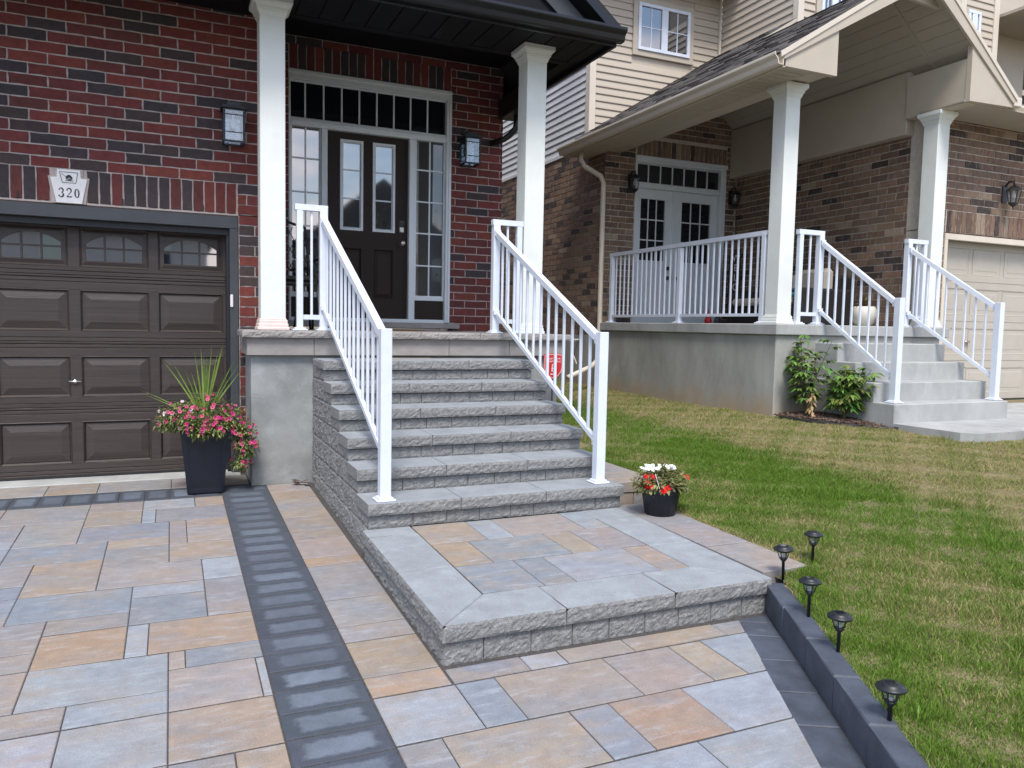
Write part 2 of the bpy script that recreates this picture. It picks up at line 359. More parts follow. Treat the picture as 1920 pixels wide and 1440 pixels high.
GX = [.091+.178*i for i in range(-8, 7)]; G0 = 8; X = lambda i: GX[i+G0]
Y = lambda n: -.905-.1805*n
R = 1.366
field = [(-1,2,-.5,2,MAU),(2,4,-.5,1,PNK),(2,4,1,3,TANC),(0,2,2,5,MAU),(2,5,3,5,GRY),(0,3,5,7,GRY),(1,3,7,8,TANO),(1,3,8,10,TANC),
 (3,5,5,6,TANC),(3,5,6,8,MAU),(4,6,-.5,1,PALE),(6,R,-.5,1,TANC),(4,4.5,1,3,PALE),(4.5,R,1,3,MAU),(5,5.6,3,6,MAU),(5.6,R,3,4,TANO),(5.6,R,4,6,PNK),
 (5,R,6,8,TANC),(3,6,8,10,MAU),(6,R,8,10,PALE),(6,R,10,13,MAU),(4,6,10,11,PALE),(4,6,11,13,GRY),(1,4,10,12,GRY),(2,4,12,13,MAU),(2,4,13,15,TANO),
 (4,4.52,13,15,PALE),(4.52,R,13,15,TANO),(5,5.38,15,16,PNK),(5.38,R,15,16,GRY),(2,5,15,17,PALE),(5,6.96,16,18,PNK),(6.96,R,16,18,PALE),(3,5,17,18,PALE),
 (5,R,18,20,TANC),(3,5,18,20,PALE),(0,3,18,20,PALE),(1,3,17,18,MAU),(-1,0,2,4,MAU),(-1,0,4,5,PALE),(-2,0,5,7,PALE),(-1,1,7,9,MAU),(-1,1,9,10,GRY),(-2,1,10,12,GRY),
 (0,2,12,14,MAU),(-1,2,14,15,MAU),(0,2,15,17,PNK),(-2,1,17,18,GRY),(2,5,20,21,MAU),(5,6.2,20,22,MAU),(6.2,R,20,22,TANO),(2,5,21,23,GRY),(5,R,22,24,MAU)]
occ = set()
def fx(a): return a if a == R else (GX[0]+.178*(a+G0))
for a, b, n0, n1, c in field:
    pav(fx(a), fx(b), Y(n1), Y(n0), c)
    for i in range(int(math.floor(a)), int(math.ceil(7 if b == R else b))):
        for j in range(int(math.floor(max(n0, 0))), int(math.ceil(n1))): occ.add((i, j))
# the rest of the drive, laid in the same module
for j in range(0, 44):
    i = -8
    while i < 7:
        if (i, j) in occ: i += 1; continue
        w = 1
        want = random.choice((2, 3, 3, 2)); 
        while w < want and (i+w, j) not in occ and i+w < 7: w += 1
        h = 1
        if j < 43 and random.random() < .7 and all((i+k, j+1) not in occ for k in range(w)): h = 2
        for k in range(w):
            for l in range(h): occ.add((i+k, j+l))
        pav(fx(i), fx(i+w) if i+w < 7 else R, Y(j+h), Y(j) if j > 0 else -.815, random.choice((TANC, TANO, MAU, GRY, PALE, PNK)))
        i += w
# row by the garage, dark border rows
for a, b, c in ((-1.3,-.6,MAU),(-.6,.091,PNK),(.091,.455,TANC),(.455,.995,MAU),(.995,1.22,PNK),(1.22,1.60,TANC)):
    pav(a, b, -.455, -.10, c)
DK = (.055, .065, .084)
for i in range(15):
    x1 = 1.345-.18*i; pav(x1-.18, x1, -.805, -.455, DK, mat='paver_dark')
pav(1.345, 1.60, -.72, -.46, DK, mat='paver_dark'); pav(1.60, 1.725, -.72, -.53, DK, mat='paver_dark')
y = -.72; k = 0
while y > -9.2:
    pav(1.368, 1.724, y-.1805, y, DK, mat='paver_dark'); y -= .1805
ST = [-.53,-.82,-1.04,-1.21,-1.37,-1.62,-2.14,-2.54,-2.695,-3.25,-3.607,-3.788,-4.15,-4.322]
SCOL = [PNK,TANC,TANC,MAU,TANC,TANC,PNK,TANO,MAU,MAU,MAU,TANC,TANO]
for i in range(len(ST)-1): pav(1.727, 2.066, ST[i+1], ST[i], SCOL[i])
for a, b, c in ((2.075,2.43,GRY),(2.43,2.615,PALE),(2.615,2.965,PNK),(2.965,3.495,TANC),(3.495,4.3,GRY)): pav(a, b, -4.322, -4.185, c, border=True)
for a, b, c in ((1.727,2.075,PALE),(2.075,2.25,GRY),(2.25,2.78,PNK),(2.78,3.137,PNK),(3.137,3.318,TANC),(3.318,4.2,PALE)): pav(a, b, -4.68, -4.322, c, border=True)
for a, b, c in ((1.727,1.897,MAU),(1.897,2.42,TANC),(2.42,2.597,GRY),(2.597,2.95,TANO),(2.95,4,PALE)): pav(a, b, -5.033, -4.68, c, border=True)
for a, b, c in ((1.727,2.25,MAU),(2.25,2.77,PALE),(2.77,3.9,PALE)): pav(a, b, -5.39, -5.033, c, border=True)
yy = -5.39
while yy > -9:
    x = 1.727
    while x < 3.2:
        w = random.choice((.178, .357, .535)); pav(x, min(x+w, 3.4), yy-.357, yy, random.choice((TANC, TANO, MAU, GRY, PALE, PNK)), border=True); x += w
    yy -= .357
# dark border and kerb along the lawn
n_ = (-KD[1], KD[0])                                # to the right of the kerb line (towards the lawn)
def kp(s, o): return (3.90+KD[0]*s-n_[0]*o*-1, -4.12+KD[1]*s-n_[1]*o*-1)
s = 0.0; sl = [.19,.165,.26,.30,.26,.28,.3,.28,.3,.26,.3,.28,.3,.3]
for L in sl:
    q = [kp(s+.003, -.172), kp(s+.003, -.006), kp(s+L-.003, -.006), kp(s+L-.003, -.172)]
    q = clip(q, 0, -4.19, 0, 1); slab(q, gz).build('border_paver', 'kerb_dark', driveway); s += L
kerb = MB(); s0 = [(3.90, -4.12)]
kerb_root = None; s = 0; kl = [.35,.355,.355,.36,.36,.36,.36,.36]
for i, L in enumerate(kl):
    a, b = kp(s+.0035, 0), kp(s+L-.0035, 0); c, d = kp(s+L-.0035, .105), kp(s+.0035, .105)
    zt = lambda q: gz(q[1])+.150
    pts = [a, b, c, d]; kb = MB(); z0 = -.5
    ctr = (sum(q[0] for q in pts)/4, sum(q[1] for q in pts)/4); nudge = random.uniform(-.004, .004)
    V = [(q[0], q[1], z0) for q in pts]+[(q[0]+nudge, q[1], zt(q)-.008) for q in pts]+[(ctr[0]+(q[0]-ctr[0])*.93+nudge, ctr[1]+(q[1]-ctr[1])*.972, zt(q)) for q in pts]
    F = [(3,2,1,0),(8,9,10,11)]
    for j in range(4): F += [(j, (j+1) % 4, 4+(j+1) % 4, 4+j), (4+j, 4+(j+1) % 4, 8+(j+1) % 4, 8+j)]
    kb.add(V, [f[::-1] for f in F])
    if kerb_root is None:
        kerb_root = struct(kb.build('kerb', 'kerb_dark'))
    else: kb.build('kerb_block', 'kerb_dark', kerb_root)
    s += L
B('garage_apron', 'concrete_pale', driveway, -1.6, 1.56, -.10, .25, -.12, -.035, .006)
# ------------------------------------------------------------------ split-face stone steps and landing
def rough(mb, o, u, v, nu, nv, amp, nrm, seed):       # a rock-faced rectangle: origin o, edges u and v, bulging along nrm
    o, u, v, nrm = Vector(o), Vector(u), Vector(v), Vector(nrm); V = []; F = []
    for j in range(nv+1):
        for i in range(nu+1):
            a, b = i/nu, j/nv; q = o+u*a+v*b
            e = min(a*nu, (1-a)*nu, 1.0)*min(b*nv, (1-b)*nv, 1.0)
            d = amp*(.55+.45*nz3(q.x*13+seed, q.y*13, q.z*17)+.75*nz3(q.x*48, q.y*48+seed, q.z*60)+.35*nz3(q.x*95, q.y*95+seed, q.z*95))*min(1, e*1.4)
            V.append(q+nrm*max(d, -.004))
    for j in range(nv):
        for i in range(nu): k = j*(nu+1)+i; F.append((k, k+1, k+nu+2, k+nu+1))
    n = (u.cross(v)).dot(nrm)
    if n < 0: F = [f[::-1] for f in F]
    mb.add(V, F)
def stone(name, parent, x0, x1, y0, y1, z0, z1, faces, mat='split_stone', amp=.012, zf=None):
    mb = MB(); g = .002; x0 += g; x1 -= g; y0 += g*(0 if 'F' in faces else 1); seed = random.uniform(0, 50)
    b = .004
    mb.add([(x0,y0,z0),(x1,y0,z0),(x1,y1,z0),(x0,y1,z0),(x0,y0,z1),(x1,y0,z1),(x1,y1,z1),(x0,y1,z1)],
           [(3,2,1,0),(4,5,6,7),(2,3,7,6)]+([] if 'F' in faces else [(0,1,5,4)])+([] if 'L' in faces else [(3,0,4,7)])+([] if 'R' in faces else [(1,2,6,5)]))
    st = .016
    if 'F' in faces: rough(mb, (x0,y0,z0), (x1-x0,0,0), (0,0,z1-z0), max(3, int((x1-x0)/st)), max(3, int((z1-z0)/.0125)), amp, (0,-1,0), seed)
    if 'L' in faces: rough(mb, (x0,y1,z0), (0,y0-y1,0), (0,0,z1-z0), max(3, int((y1-y0)/st)), max(3, int((z1-z0)/.0125)), amp, (-1,0,0), seed)
    if 'R' in faces: rough(mb, (x1,y0,z0), (0,y1-y0,0), (0,0,z1-z0), max(3, int((y1-y0)/st)), max(3, int((z1-z0)/.0125)), amp, (1,0,0), seed)
    if zf:
        mb.v = [(q[0], q[1], q[2]+zf(q[1])) for q in mb.v]
    return mb.build(name, mat, parent)
steps = thing('front_steps', 'grey split-face stone front steps with wide landing below the red brick porch', 'steps', loc=(3.0, -3.4, -.15))
SX0, SX1 = 2.10, 3.94
ZT = lambda k: .21+.162*(k-1); YF = lambda k: -2.64+.305*(k-1); CT = .073
core = MB()
for k in range(1, 7): core.box(SX0+.04, SX1-.03, YF(k)+.06, -.53, ZT(k)-.3, ZT(k)-CT-.004)
core.box(SX0+.04, SX1-.03, -2.6, -.53, -.3, .10)
core.build('core', 'sand', steps)
jn = [2.10, 2.71, 3.322, 3.935]
for k in range(1, 7):
    z, yf = ZT(k), YF(k); dep = .335 if k < 6 else .36
    for i in range(3):
        c = stone('cap_stone', steps, jn[i], jn[i+1], yf+random.uniform(-.003, .003), yf+dep, z-CT, z-.001, 'F'+('L' if i == 0 and k == 6 else ''), amp=.0075)
        MB().box(jn[i]+.003, jn[i+1]-.003, yf+.003, yf+dep-.004, z-.0025, z+.002, .0015).build('cap_face', 'cap_top', c)
    x = SX0+.012; L = .255+.05*random.random()
    while x < SX1-.02:
        x1 = min(x+L, SX1-.015)
        if SX1-.015-x1 < .08: x1 = SX1-.015
        stone('riser_block', steps, x, x1, yf+.030, yf+.14, z-.162+.001, z-CT-.008, 'F'+('L' if x < SX0+.02 else ''), amp=.007)
        x = x1; L = random.choice((.17, .2, .225, .24))
    # side courses, left and right
    ys_ = yf+.14; yb = -.535
    for side in 'LR':
        y = yb; 
        while y > ys_+.01:
            L = random.choice((.22, .3, .26, .34)); y0 = max(y-L, ys_)
            if y0-ys_ < .1: y0 = ys_
            zt_ = z-CT-.004 if y0 < yf+.34 else z-.003
            if y0 < yf+.34 and y > yf+.36: y0 = yf+.345; zt_ = z-.003
            if side == 'L': stone('side_block', steps, SX0+.014, SX0+.16, y0, y, z-.162, zt_, 'L', amp=.010)
            else: stone('side_block', steps, SX1-.16, SX1-.01, y0, y, z-.162, zt_, 'R', amp=.010)
            y = y0
y = -.535
while y > -2.62:                                   # lowest side courses below the first step
    y0 = max(y-random.choice((.24, .3, .36)), -2.63)
    stone('side_block', steps, SX0+.01, SX0+.16, y0, y, -.13, .047, 'L', amp=.011); y = y0
# pavers on top behind the last cap
for a, b, c in ((2.14,2.55,GRY),(2.55,3.15,TANO),(3.15,3.55,PNK),(3.55,3.93,GRY)): slab(rectp(a, b, -.76, -.575), lambda y: 1.02).build('tread_paver', 'paver', steps, color=jit(c, .06))
zl = lambda y: .05+.02*(y+2.62)
LX0, LX1, LY0, LY1, CW = 2.072, 3.905, -4.165, -2.62, .305
MB().box(LX0+.05, LX1-.02, LY0+.05, LY1+.03, -.3, -.03).build('landing_core', 'sand', steps)
x = LX0+.012
for L in (.19,.235,.215,.2,.205,.2,.2,.2,.2):
    x1 = min(x+L, LX1-.015)
    if x1-x > .05: stone('base_block', steps, x, x1, LY0+.022, LY0+.14, -.26, zl(LY0)-.088, 'F'+('L' if x < LX0+.02 else ''), amp=.008)
    x = x1
y = LY1
while y > LY0+.15:
    y0 = max(y-random.choice((.24, .28, .34)), LY0+.14); stone('base_block', steps, LX0+.014, LX0+.14, y0, y, -.24, -.055, 'L', amp=.011); y = y0
def capl(poly, rf, nm='landing_cap'):
    mb = slab(poly, zl, .03, .004); o = mb.build(nm, 'cap_top', steps)
    for (a, b), nrm in rf:
        r = MB(); L = math.dist(a, b); n = max(4, int(L/.016))
        za, zb = zl(a[1])-.0015, zl(b[1])-.0015; A_ = Vector((a[0], a[1], za-.078)); u = Vector((b[0]-a[0], b[1]-a[1], zb-za)); 
        rough(r, A_, u, (0, 0, .078), n, 6, .0075, nrm, random.uniform(0, 40))
        n0 = -Vector(nrm)*.15
        r.add([A_, A_+u, A_+u+n0, A_+n0, A_+Vector((0,0,.078)), A_+u+Vector((0,0,.078)), A_+u+n0+Vector((0,0,.078)), A_+n0+Vector((0,0,.078))], [(3,2,1,0),(1,2,6,5),(2,3,7,6),(3,0,4,7)])
        r.build('cap_front', 'split_stone', o)
g = .0025; IX0, IX1, IY0 = LX0+CW, LX1-CW, LY0+CW
Lf, Bk, Ft = (-1,0,0), None, (0,-1,0)
capl([(LX0,-2.78+g),(IX0-g,-2.78+g),(IX0-g,LY1),(LX0,LY1)], [(((LX0,LY1),(LX0,-2.78+g)), Lf)])
capl([(LX0,-3.43+g),(IX0-g,-3.43+g),(IX0-g,-2.78-g),(LX0,-2.78-g)], [(((LX0,-2.78-g),(LX0,-3.43+g)), Lf)])
capl([(LX0,LY0),(IX0-g,IY0-g),(IX0-g,-3.43-g),(LX0,-3.43-g)], [(((LX0,-3.43-g),(LX0,LY0)), Lf)])
capl([(LX0+g,LY0),(2.68-g,LY0),(2.68-g,IY0-g),(IX0,IY0-g)], [(((LX0+g,LY0),(2.68-g,LY0)), Ft)])
capl([(2.68+g,LY0),(3.29-g,LY0),(3.29-g,IY0-g),(2.68+g,IY0-g)], [(((2.68+g,LY0),(3.29-g,LY0)), Ft)])
capl([(3.29+g,LY0),(LX1,LY0),(IX1,IY0-g),(3.29+g,IY0-g)], [(((3.29+g,LY0),(LX1,LY0)), Ft)])
capl([(LX1,LY0+g),(LX1,-3.47+g),(IX1+g,-3.47+g),(IX1+g,IY0)], [])
capl([(IX1+g,-3.47+2*g),(LX1,-3.47+2*g),(LX1,-2.83),(IX1+g,-2.83)], [])
capl([(IX1+g,-2.83+g),(LX1,-2.83+g),(LX1,LY1),(IX1+g,LY1)], [])
zi = lambda y: zl(y)-.001
for a, b, y0, y1, c in ((2.38,2.74,-3.03,-2.62,TANC),(2.74,2.92,-3.03,-2.62,PALE),(2.92,3.42,-3.03,-2.62,PNK),(3.42,3.598,-3.03,-2.62,PALE),
    (2.38,2.61,-3.44,-3.03,TANO),(2.61,3.10,-3.44,-3.03,GRY),(3.10,3.29,-3.44,-3.03,TANC),(3.29,3.598,-3.44,-3.03,PNK),
    (2.38,2.72,-3.858,-3.44,GRY),(2.72,2.90,-3.858,-3.44,GRY),(2.90,3.42,-3.858,-3.44,PALE),(3.42,3.598,-3.858,-3.44,TANC)):
    slab(rectp(a, b, y0, y1), zi).build('landing_paver', 'paver', steps, color=jit(c, .06))
# side strip of pavers right of landing and steps
side = struct(MB().box(3.93, 4.235, -4.075, -2.53, -.4, -.02).build('side_path', 'sand'))
zs = lambda y: .045+.012*(y+2.6)
for y0, y1, c in ((-4.09,-3.60,PNK),(-3.60,-3.10,MAU),(-3.10,-2.54,MAU)):
    slab(rectp(3.915, 4.24, y0, y1), zs, .06).build('paver', 'paver', side, color=jit(c, .05))
for a, b in ((3.925,4.07),(4.07,4.235)): MB().box(a+.002, b-.002, -4.085, -3.97, -.3, -.035, .004).build('paver', 'paver', side, color=jit(TANC, .1))
MB().box(3.96, 4.31, -2.50, -1.0, -.3, .125).build('fill', 'sand', side)
for y0, y1, c in ((-2.53,-2.15,TANC),(-2.15,-1.75,MAU),(-1.75,-1.4,PNK),(-1.4,-1.0,MAU)): slab(rectp(3.95, 4.32, y0, y1), lambda y: .205, .075).build('paver', 'paver', side, color=jit(c, .05))
for a, b, c in ((3.95,4.10,TANC),(4.10,4.31,TANC)): MB().box(a+.002, b-.002, -2.515, -2.42, -.1, .127, .004).build('paver', 'paver', side, color=jit(c, .1))
# ------------------------------------------------------------------ brickwork
BR = {}
def brick_mesh(L, H, D, var, tag_):
    key = (round(L, 3), round(H, 3), var, tag_)
    if key in BR: return BR[key]
    rr = random.Random(hash(key) & 0xffff); n = 4 if L >= H else 2; mN = 2 if L >= H else 4
    out = []
    j = lambda a: rr.uniform(-a, a)
    for i in range(n): out.append((-L/2+L*i/n+(j(.002) if i else 0), -H/2+j(.0036)))
    for i in range(mN): out.append((L/2+j(.0034), -H/2+H*i/mN))
    for i in range(n): out.append((L/2-L*i/n, H/2+j(.0036)))
    for i in range(mN): out.append((-L/2+j(.0034), H/2-H*i/mN))
    mb = MB(); k = len(out); V = [(x*.985, -.003+j(.0012), z*.965) for x, z in out]+[(x, 0, z) for x, z in out]+[(x, D, z) for x, z in out]
    F = [tuple(range(k))]
    for i in range(k):
        q = (i+1) % k; F += [(k+i, k+q, q, i), (2*k+i, 2*k+q, k+q, k+i)]
    mb.add(V, F); BR[key] = mb.mesh('brick'); return BR[key]
def rows(u0, u1, z0, z1, zref, holes, Lb=.272, Hb=.089, off=0.0):
    out = []; n0 = math.floor((z0-zref)/Hb-.001); n = n0
    while zref+n*Hb < z1-.01:
        a, b = max(zref+n*Hb, z0), min(zref+(n+1)*Hb, z1); n += 1
        if b-a < .03: continue
        iv = [(u0, u1)]
        for hu0, hu1, hz0, hz1 in holes:
            if hz0 < b-.02 and hz1 > a+.02:
                nv = []
                for p, q in iv:
                    if hu0 > p: nv.append((p, min(q, hu0)))
                    if hu1 < q: nv.append((max(p, hu1), q))
                iv = [w for w in nv if w[1]-w[0] > .02]
        ph = off+(Lb/2 if n % 2 else 0)
        for p, q in iv:
            k = math.floor((p-ph)/Lb)
            while ph+k*Lb < q-.001:
                l, r = max(ph+k*Lb, p), min(ph+(k+1)*Lb, q); k += 1
                if r-l > .035: out.append(((l+r)/2, (a+b)/2, r-l-.011, b-a-.011))
    return out
def soldiers(u0, u1, z0, z1, right=True, w=.089):
    out = []; u = u1
    while u-w > u0-.02:
        out.append((u-w/2, (z0+z1)/2, w-.011, z1-z0-.011)); u -= w
    return out
def lay(wall, items, axis, d, pick, mat, limit, cache):   # one object per brick, the farthest beyond the limit joined
    for u, z, L, H in items:
        if axis == 'y': p = Vector((u, d, z)); rot = 0
        else: p = Vector((d, u, z)); rot = -math.pi/2
        cache.append((p, rot, L, H, pick(), wall, mat))
def flush(cache, limit, stuffmat):
    cache.sort(key=lambda q: (q[0]-CAM).length/ (1 if q[1] == 0 else .8))
    rest = {}
    for i, (p, rot, L, H, col, wall, mat) in enumerate(cache):
        me = brick_mesh(L, H, .03, random.randrange(4), mat)
        if i < limit:
            o = link('brick', me, mat, wall, color=col); o.location = p; o.rotation_euler = (random.uniform(-.004, .004), 0, rot)
            o.delta_location = (0, 0, 0)
        else:
            mb = rest.setdefault(wall.name, (wall, MB()))[1]; R_ = Matrix.Translation(p) @ Matrix.Rotation(rot, 4, 'Z')
            mb.add([R_ @ v.co for v in me.vertices], [tuple(q.vertices) for q in me.polygons], col)
    for w_, mb in rest.values(): stuff(mb.build('brick', stuffmat, w_))
REDS = [(.150,.031,.026),(.135,.028,.025),(.160,.037,.027),(.120,.028,.027),(.142,.034,.029),(.108,.029,.027)]; DARKS = [(.046,.034,.038),(.040,.032,.037),(.052,.035,.036)]
def pick_red(): return jit(random.choice(DARKS), .15) if random.random() < .30 else jit(random.choice(REDS), .13)
TANS = [(.18,.112,.076),(.16,.10,.072),(.205,.13,.09),(.15,.098,.075),(.215,.145,.10),(.17,.115,.088)]; TDK = [(.05,.038,.036),(.06,.042,.038)]
def pick_tan():
    if random.random() < .05: return jit((.27, .21, .155), .15)
    return jit(random.choice(TDK), .15) if random.random() < .13 else jit(random.choice(TANS), .16)
# ------------------------------------------------------------------ our house
house = thing('brick_house', 'red and dark brick house with brown garage door and stone front steps', 'house', loc=(2.0, .5, -.05))
wall = MB()
wall.box(-1.8, 1.9, .010, .25, 2.24, 4.4); wall.box(1.562, 1.9, .010, .25, -.3, 2.25); wall.box(-1.8, -.89, .010, .25, -.3, 2.25)
gwall = wall.build('wall', 'mortar', house)
c1 = []
it = rows(-1.2, 1.895, 2.25, 4.1, 2.25, [(-1.3, 1.553, 0, 2.517)])+soldiers(-1.0, 1.549, 2.252, 2.517)
it = [q for q in it if not (.135-.03 < q[0] < .40+.03 and abs(q[1]-2.38) < .14 and q[3] > .2)]
it += [(.13-.025, 2.385, .05, .255), (.445, 2.385, .055, .255)]
it += rows(1.562, 1.895, -.1, 2.25, 2.25, [], off=1.562)+rows(-1.2, -.893, .0, 2.25, 2.25, [])
lay(gwall, it, 'y', .006, pick_red, 'brick', 300, c1); flush(c1, 300, 'brick_attr')
w2 = MB(); w2.box(1.7, 2.16, 1.210, 1.45, 1.15, 4.5); w2.box(3.925, 4.57, 1.210, 1.45, 1.0, 4.5); w2.box(2.16, 3.925, 1.210, 1.45, 3.93, 4.5)
dwall = w2.build('wall', 'mortar', house)
c2 = []
lay(dwall, rows(1.92, 4.575, 1.25, 4.3, 1.25, [(2.155, 3.93, 1.2, 4.205)], off=.05)+soldiers(2.15, 3.93, 3.935, 4.2, w=.0885), 'y', 1.206, pick_red, 'brick', 300, c2); flush(c2, 300, 'brick_attr')
rw = MB().box(1.66, 1.888, .25, 1.21, 1.0, 4.5).build('wall', 'mortar', house)
c3 = []
for q in rows(.02, 1.2, 1.25, 4.2, 1.25, [], off=.03): c3.append((Vector((1.894, q[0], q[1])), math.pi/2, q[2], q[3], pick_red(), rw, 'brick'))
flush(c3, 300, 'brick_attr')
B('side_wall', 'brick_far', house, 4.3, 4.565, 1.45, 11, -.2, 7, 0)
for x in (-.09, .655, 1.275): B('weep_hole', 'ink', gwall, x-.005, x+.005, -.0012, .008, 2.262, 2.312, 0)
# lintel, garage frame
B('lintel', 'bark', house, -.95, 1.60, .012, .2, 2.232, 2.247, 0)
B('garage_trim', 'trim_charcoal', house, -.89, 1.557, -.006, .05, 2.125, 2.229, .003)
B('garage_trim', 'trim_charcoal', house, 1.487, 1.557, -.004, .05, -.03, 2.125, .003)
B('garage_shadow_strip', 'black_metal', house, -.89, 1.557, .05, .12, 2.07, 2.229, .002)  # black strip stands in for the shadow under the frame head
B('garage_jamb', 'black_metal', house, 1.46, 1.557, .05, .30, -.03, 2.07, .002)  # jamb coloured black for the same inner shadow
# garage door: sections with raised panels
def raised(mb, x0, x1, z0, z1, yf, dep=.014, bev=.055, lip=.014):
    a = [(x0,z0),(x1,z0),(x1,z1),(x0,z1)]
    def ring(i, y): return [(x0+i,y,z0+i),(x1-i,y,z0+i),(x1-i,y,z1-i),(x0+i,y,z1-i)]
    V = ring(-.006, yf+.001)+ring(0, yf-.004)+ring(lip, yf+dep)+ring(lip+.003, yf+dep)+ring(lip+bev, yf+.001); F = []
    for k in range(4):
        for i in range(4): j = (i+1) % 4; F.append((k*4+i, k*4+j, k*4+4+j, k*4+4+i))
    F.append((16,17,18,19)); mb.add(V, F)
GY = .17
zsec = [-.02, .548, 1.102, 1.656, 2.215]
gcol = [(-.885+.02, -.30), (-.29, .232), (.312, .838), (.910, 1.437)]
gdoor = MB()
for i in range(4):
    a, b = zsec[i], zsec[i+1]
    gdoor.box(-.88, 1.50, GY+.004+.001*i, GY+.05, a-.004, b-.002)
gd = gdoor.build('garage_door', 'garage_brown', house)
def sect(x0, x1, z0, z1, holes, nm='door_section'):
    # flat stiles and rails in front of the core, leaving the panel openings
    mb = MB(); xs_ = sorted({x0, x1, *[h[0] for h in holes], *[h[1] for h in holes]}); hz0, hz1 = holes[0][2], holes[0][3]
    mb.box(x0, x1, GY-.012, GY+.004, z0, z0+.016, .002); mb.box(x0, x1, GY-.010, GY+.004, z0+.020, z0+.050, .002); mb.box(x0, x1, GY-.012, GY+.004, z0+.054, hz0, .002)
    mb.box(x0, x1, GY-.012, GY+.004, hz1, z1-.034, .002); mb.box(x0, x1, GY-.010, GY+.004, z1-.030, z1-.003, .002)
    px = x0
    for h in holes:
        if h[0] > px+.002: mb.box(px, h[0], GY-.012, GY+.004, hz0, hz1, 0)
        px = h[1]
    if x1 > px+.002: mb.box(px, x1, GY-.012, GY+.004, hz0, hz1, 0)
    return mb.build(nm, 'garage_brown', gd)
for i in range(4):
    a, b = zsec[i]+.002, zsec[i+1]-.002
    hz = (a+.105, b-.10) if i < 3 else (a+.085, b-.135)
    sect(-.88, 1.50, a, b, [(c[0], c[1], *hz) for c in gcol])
    for c in gcol:
        if i < 3:
            mb = MB(); raised(mb, c[0]+.004, c[1]-.004, hz[0]+.004, hz[1]-.004, GY-.010, .014, .062); mb.build('raised_panel', 'garage_brown', gd)
        else:
            x0, x1, z0, z1 = c[0]+.004, c[1]-.004, hz[0]+.004, hz[1]-.004; cx = (x0+x1)/2; hw = (x1-x0)/2-.045
            fr = MB()
            def ring(i_, y): return [(x0+i_,y,z0+i_),(x1-i_,y,z0+i_),(x1-i_,y,z1-i_),(x0+i_,y,z1-i_)]
            V = ring(-.004, GY-.010)+ring(0, GY-.013)+ring(.014, GY+.002)+ring(.04, GY-.006)
            fr.add(V, [(k*4+q, k*4+(q+1) % 4, k*4+4+(q+1) % 4, k*4+4+q) for k in range(3) for q in range(4)])
            zb, zs_, zt_ = z0+.055, z1-.135, z1-.055          # glass bottom, spring line, arch top
            arc = [(cx+hw*math.cos(math.pi*k/14), zs_+(zt_-zs_)*math.sin(math.pi*k/14)**1.0) for k in range(15)]
            arc = [(cx+hw*(1-2*k/14), zs_+(zt_-zs_)*(1-(1-2*k/14)**2)) for k in range(15)]
            I0, I1, J0, J1 = x0+.04, x1-.04, z0+.04, z1-.04
            V = []; F = []
            for q in arc: V += [(q[0], GY-.006, q[1]), (q[0], GY-.006, J1), (q[0], GY+.006, q[1])]
            for k in range(14): F += [(3*k, 3*k+1, 3*k+4, 3*k+3), (3*k+2, 3*k, 3*k+3, 3*k+5)]
            fr.add(V, F); fr.box(I0, I1, GY-.007, GY+.006, J0, zb, .002); fr.box(I0, cx-hw, GY-.0065, GY+.006, zb, J1); fr.box(cx+hw, I1, GY-.0065, GY+.006, zb, J1)
            f = fr.build('window_frame', 'garage_brown', gd)
            zm = zb+(zs_-zb)*.62+.02; xa, xb = cx-hw/3, cx+hw/3
            mt = MB(); mt.box(cx-hw, cx+hw, GY-.009, GY+.004, zm-.007, zm+.007, .002)
            for xx in (xa, xb): mt.box(xx-.008, xx+.008, GY-.0085, GY+.004, zb, zt_-.008, .002)
            mt.build('muntin', 'garage_brown', gd)
            def top(xx): tt = (xx-cx)/hw; return zs_+(zt_-zs_)*(1-tt*tt)
            for p, q in ((cx-hw, xa), (xa, xb), (xb, cx+hw)):
                MB().box(p+.002, q-.002, GY+.001, GY+.003, zb, zm, 0).build('pane', 'glass', gd)
                pts = [(p+.002, zm), (q-.002, zm)]+[(p+.002+(q-p-.004)*(1-k/6), top(p+.002+(q-p-.004)*(1-k/6))) for k in range(7)]
                MB().prism(pts, 'y', GY+.001, GY+.003).build('pane', 'glass', gd)
hd = MB(); hd.lathe([(.0,-.03),(.007,-.028),(.010,0),(.007,.028),(0,.03)], (0,0,0), 10); 
hd2 = MB(); hd2.lathe([(.016,0),(.016,.012),(.010,.02)], (0,0,0), 14)
hb = MB(); hb.v = [(.264+z*1.6, GY-.03+y*.5, .786+x*.7) for x, y, z in hd.v]; hb.f = hd.f
hb.add([(.264+x*1.2, GY-.012-z, .786+y*1.2) for x, y, z in hd2.v], hd2.f); hb.build('handle', 'chrome', gd, smooth=True)
B('door_sensor', 'sign_white', house, 1.488, 1.512, -.018, -.004, 1.44, 1.55, .004)
B('bottom_seal', 'black_metal', gd, -.88, 1.50, GY-.01, GY+.03, -.035, -.02, .002)
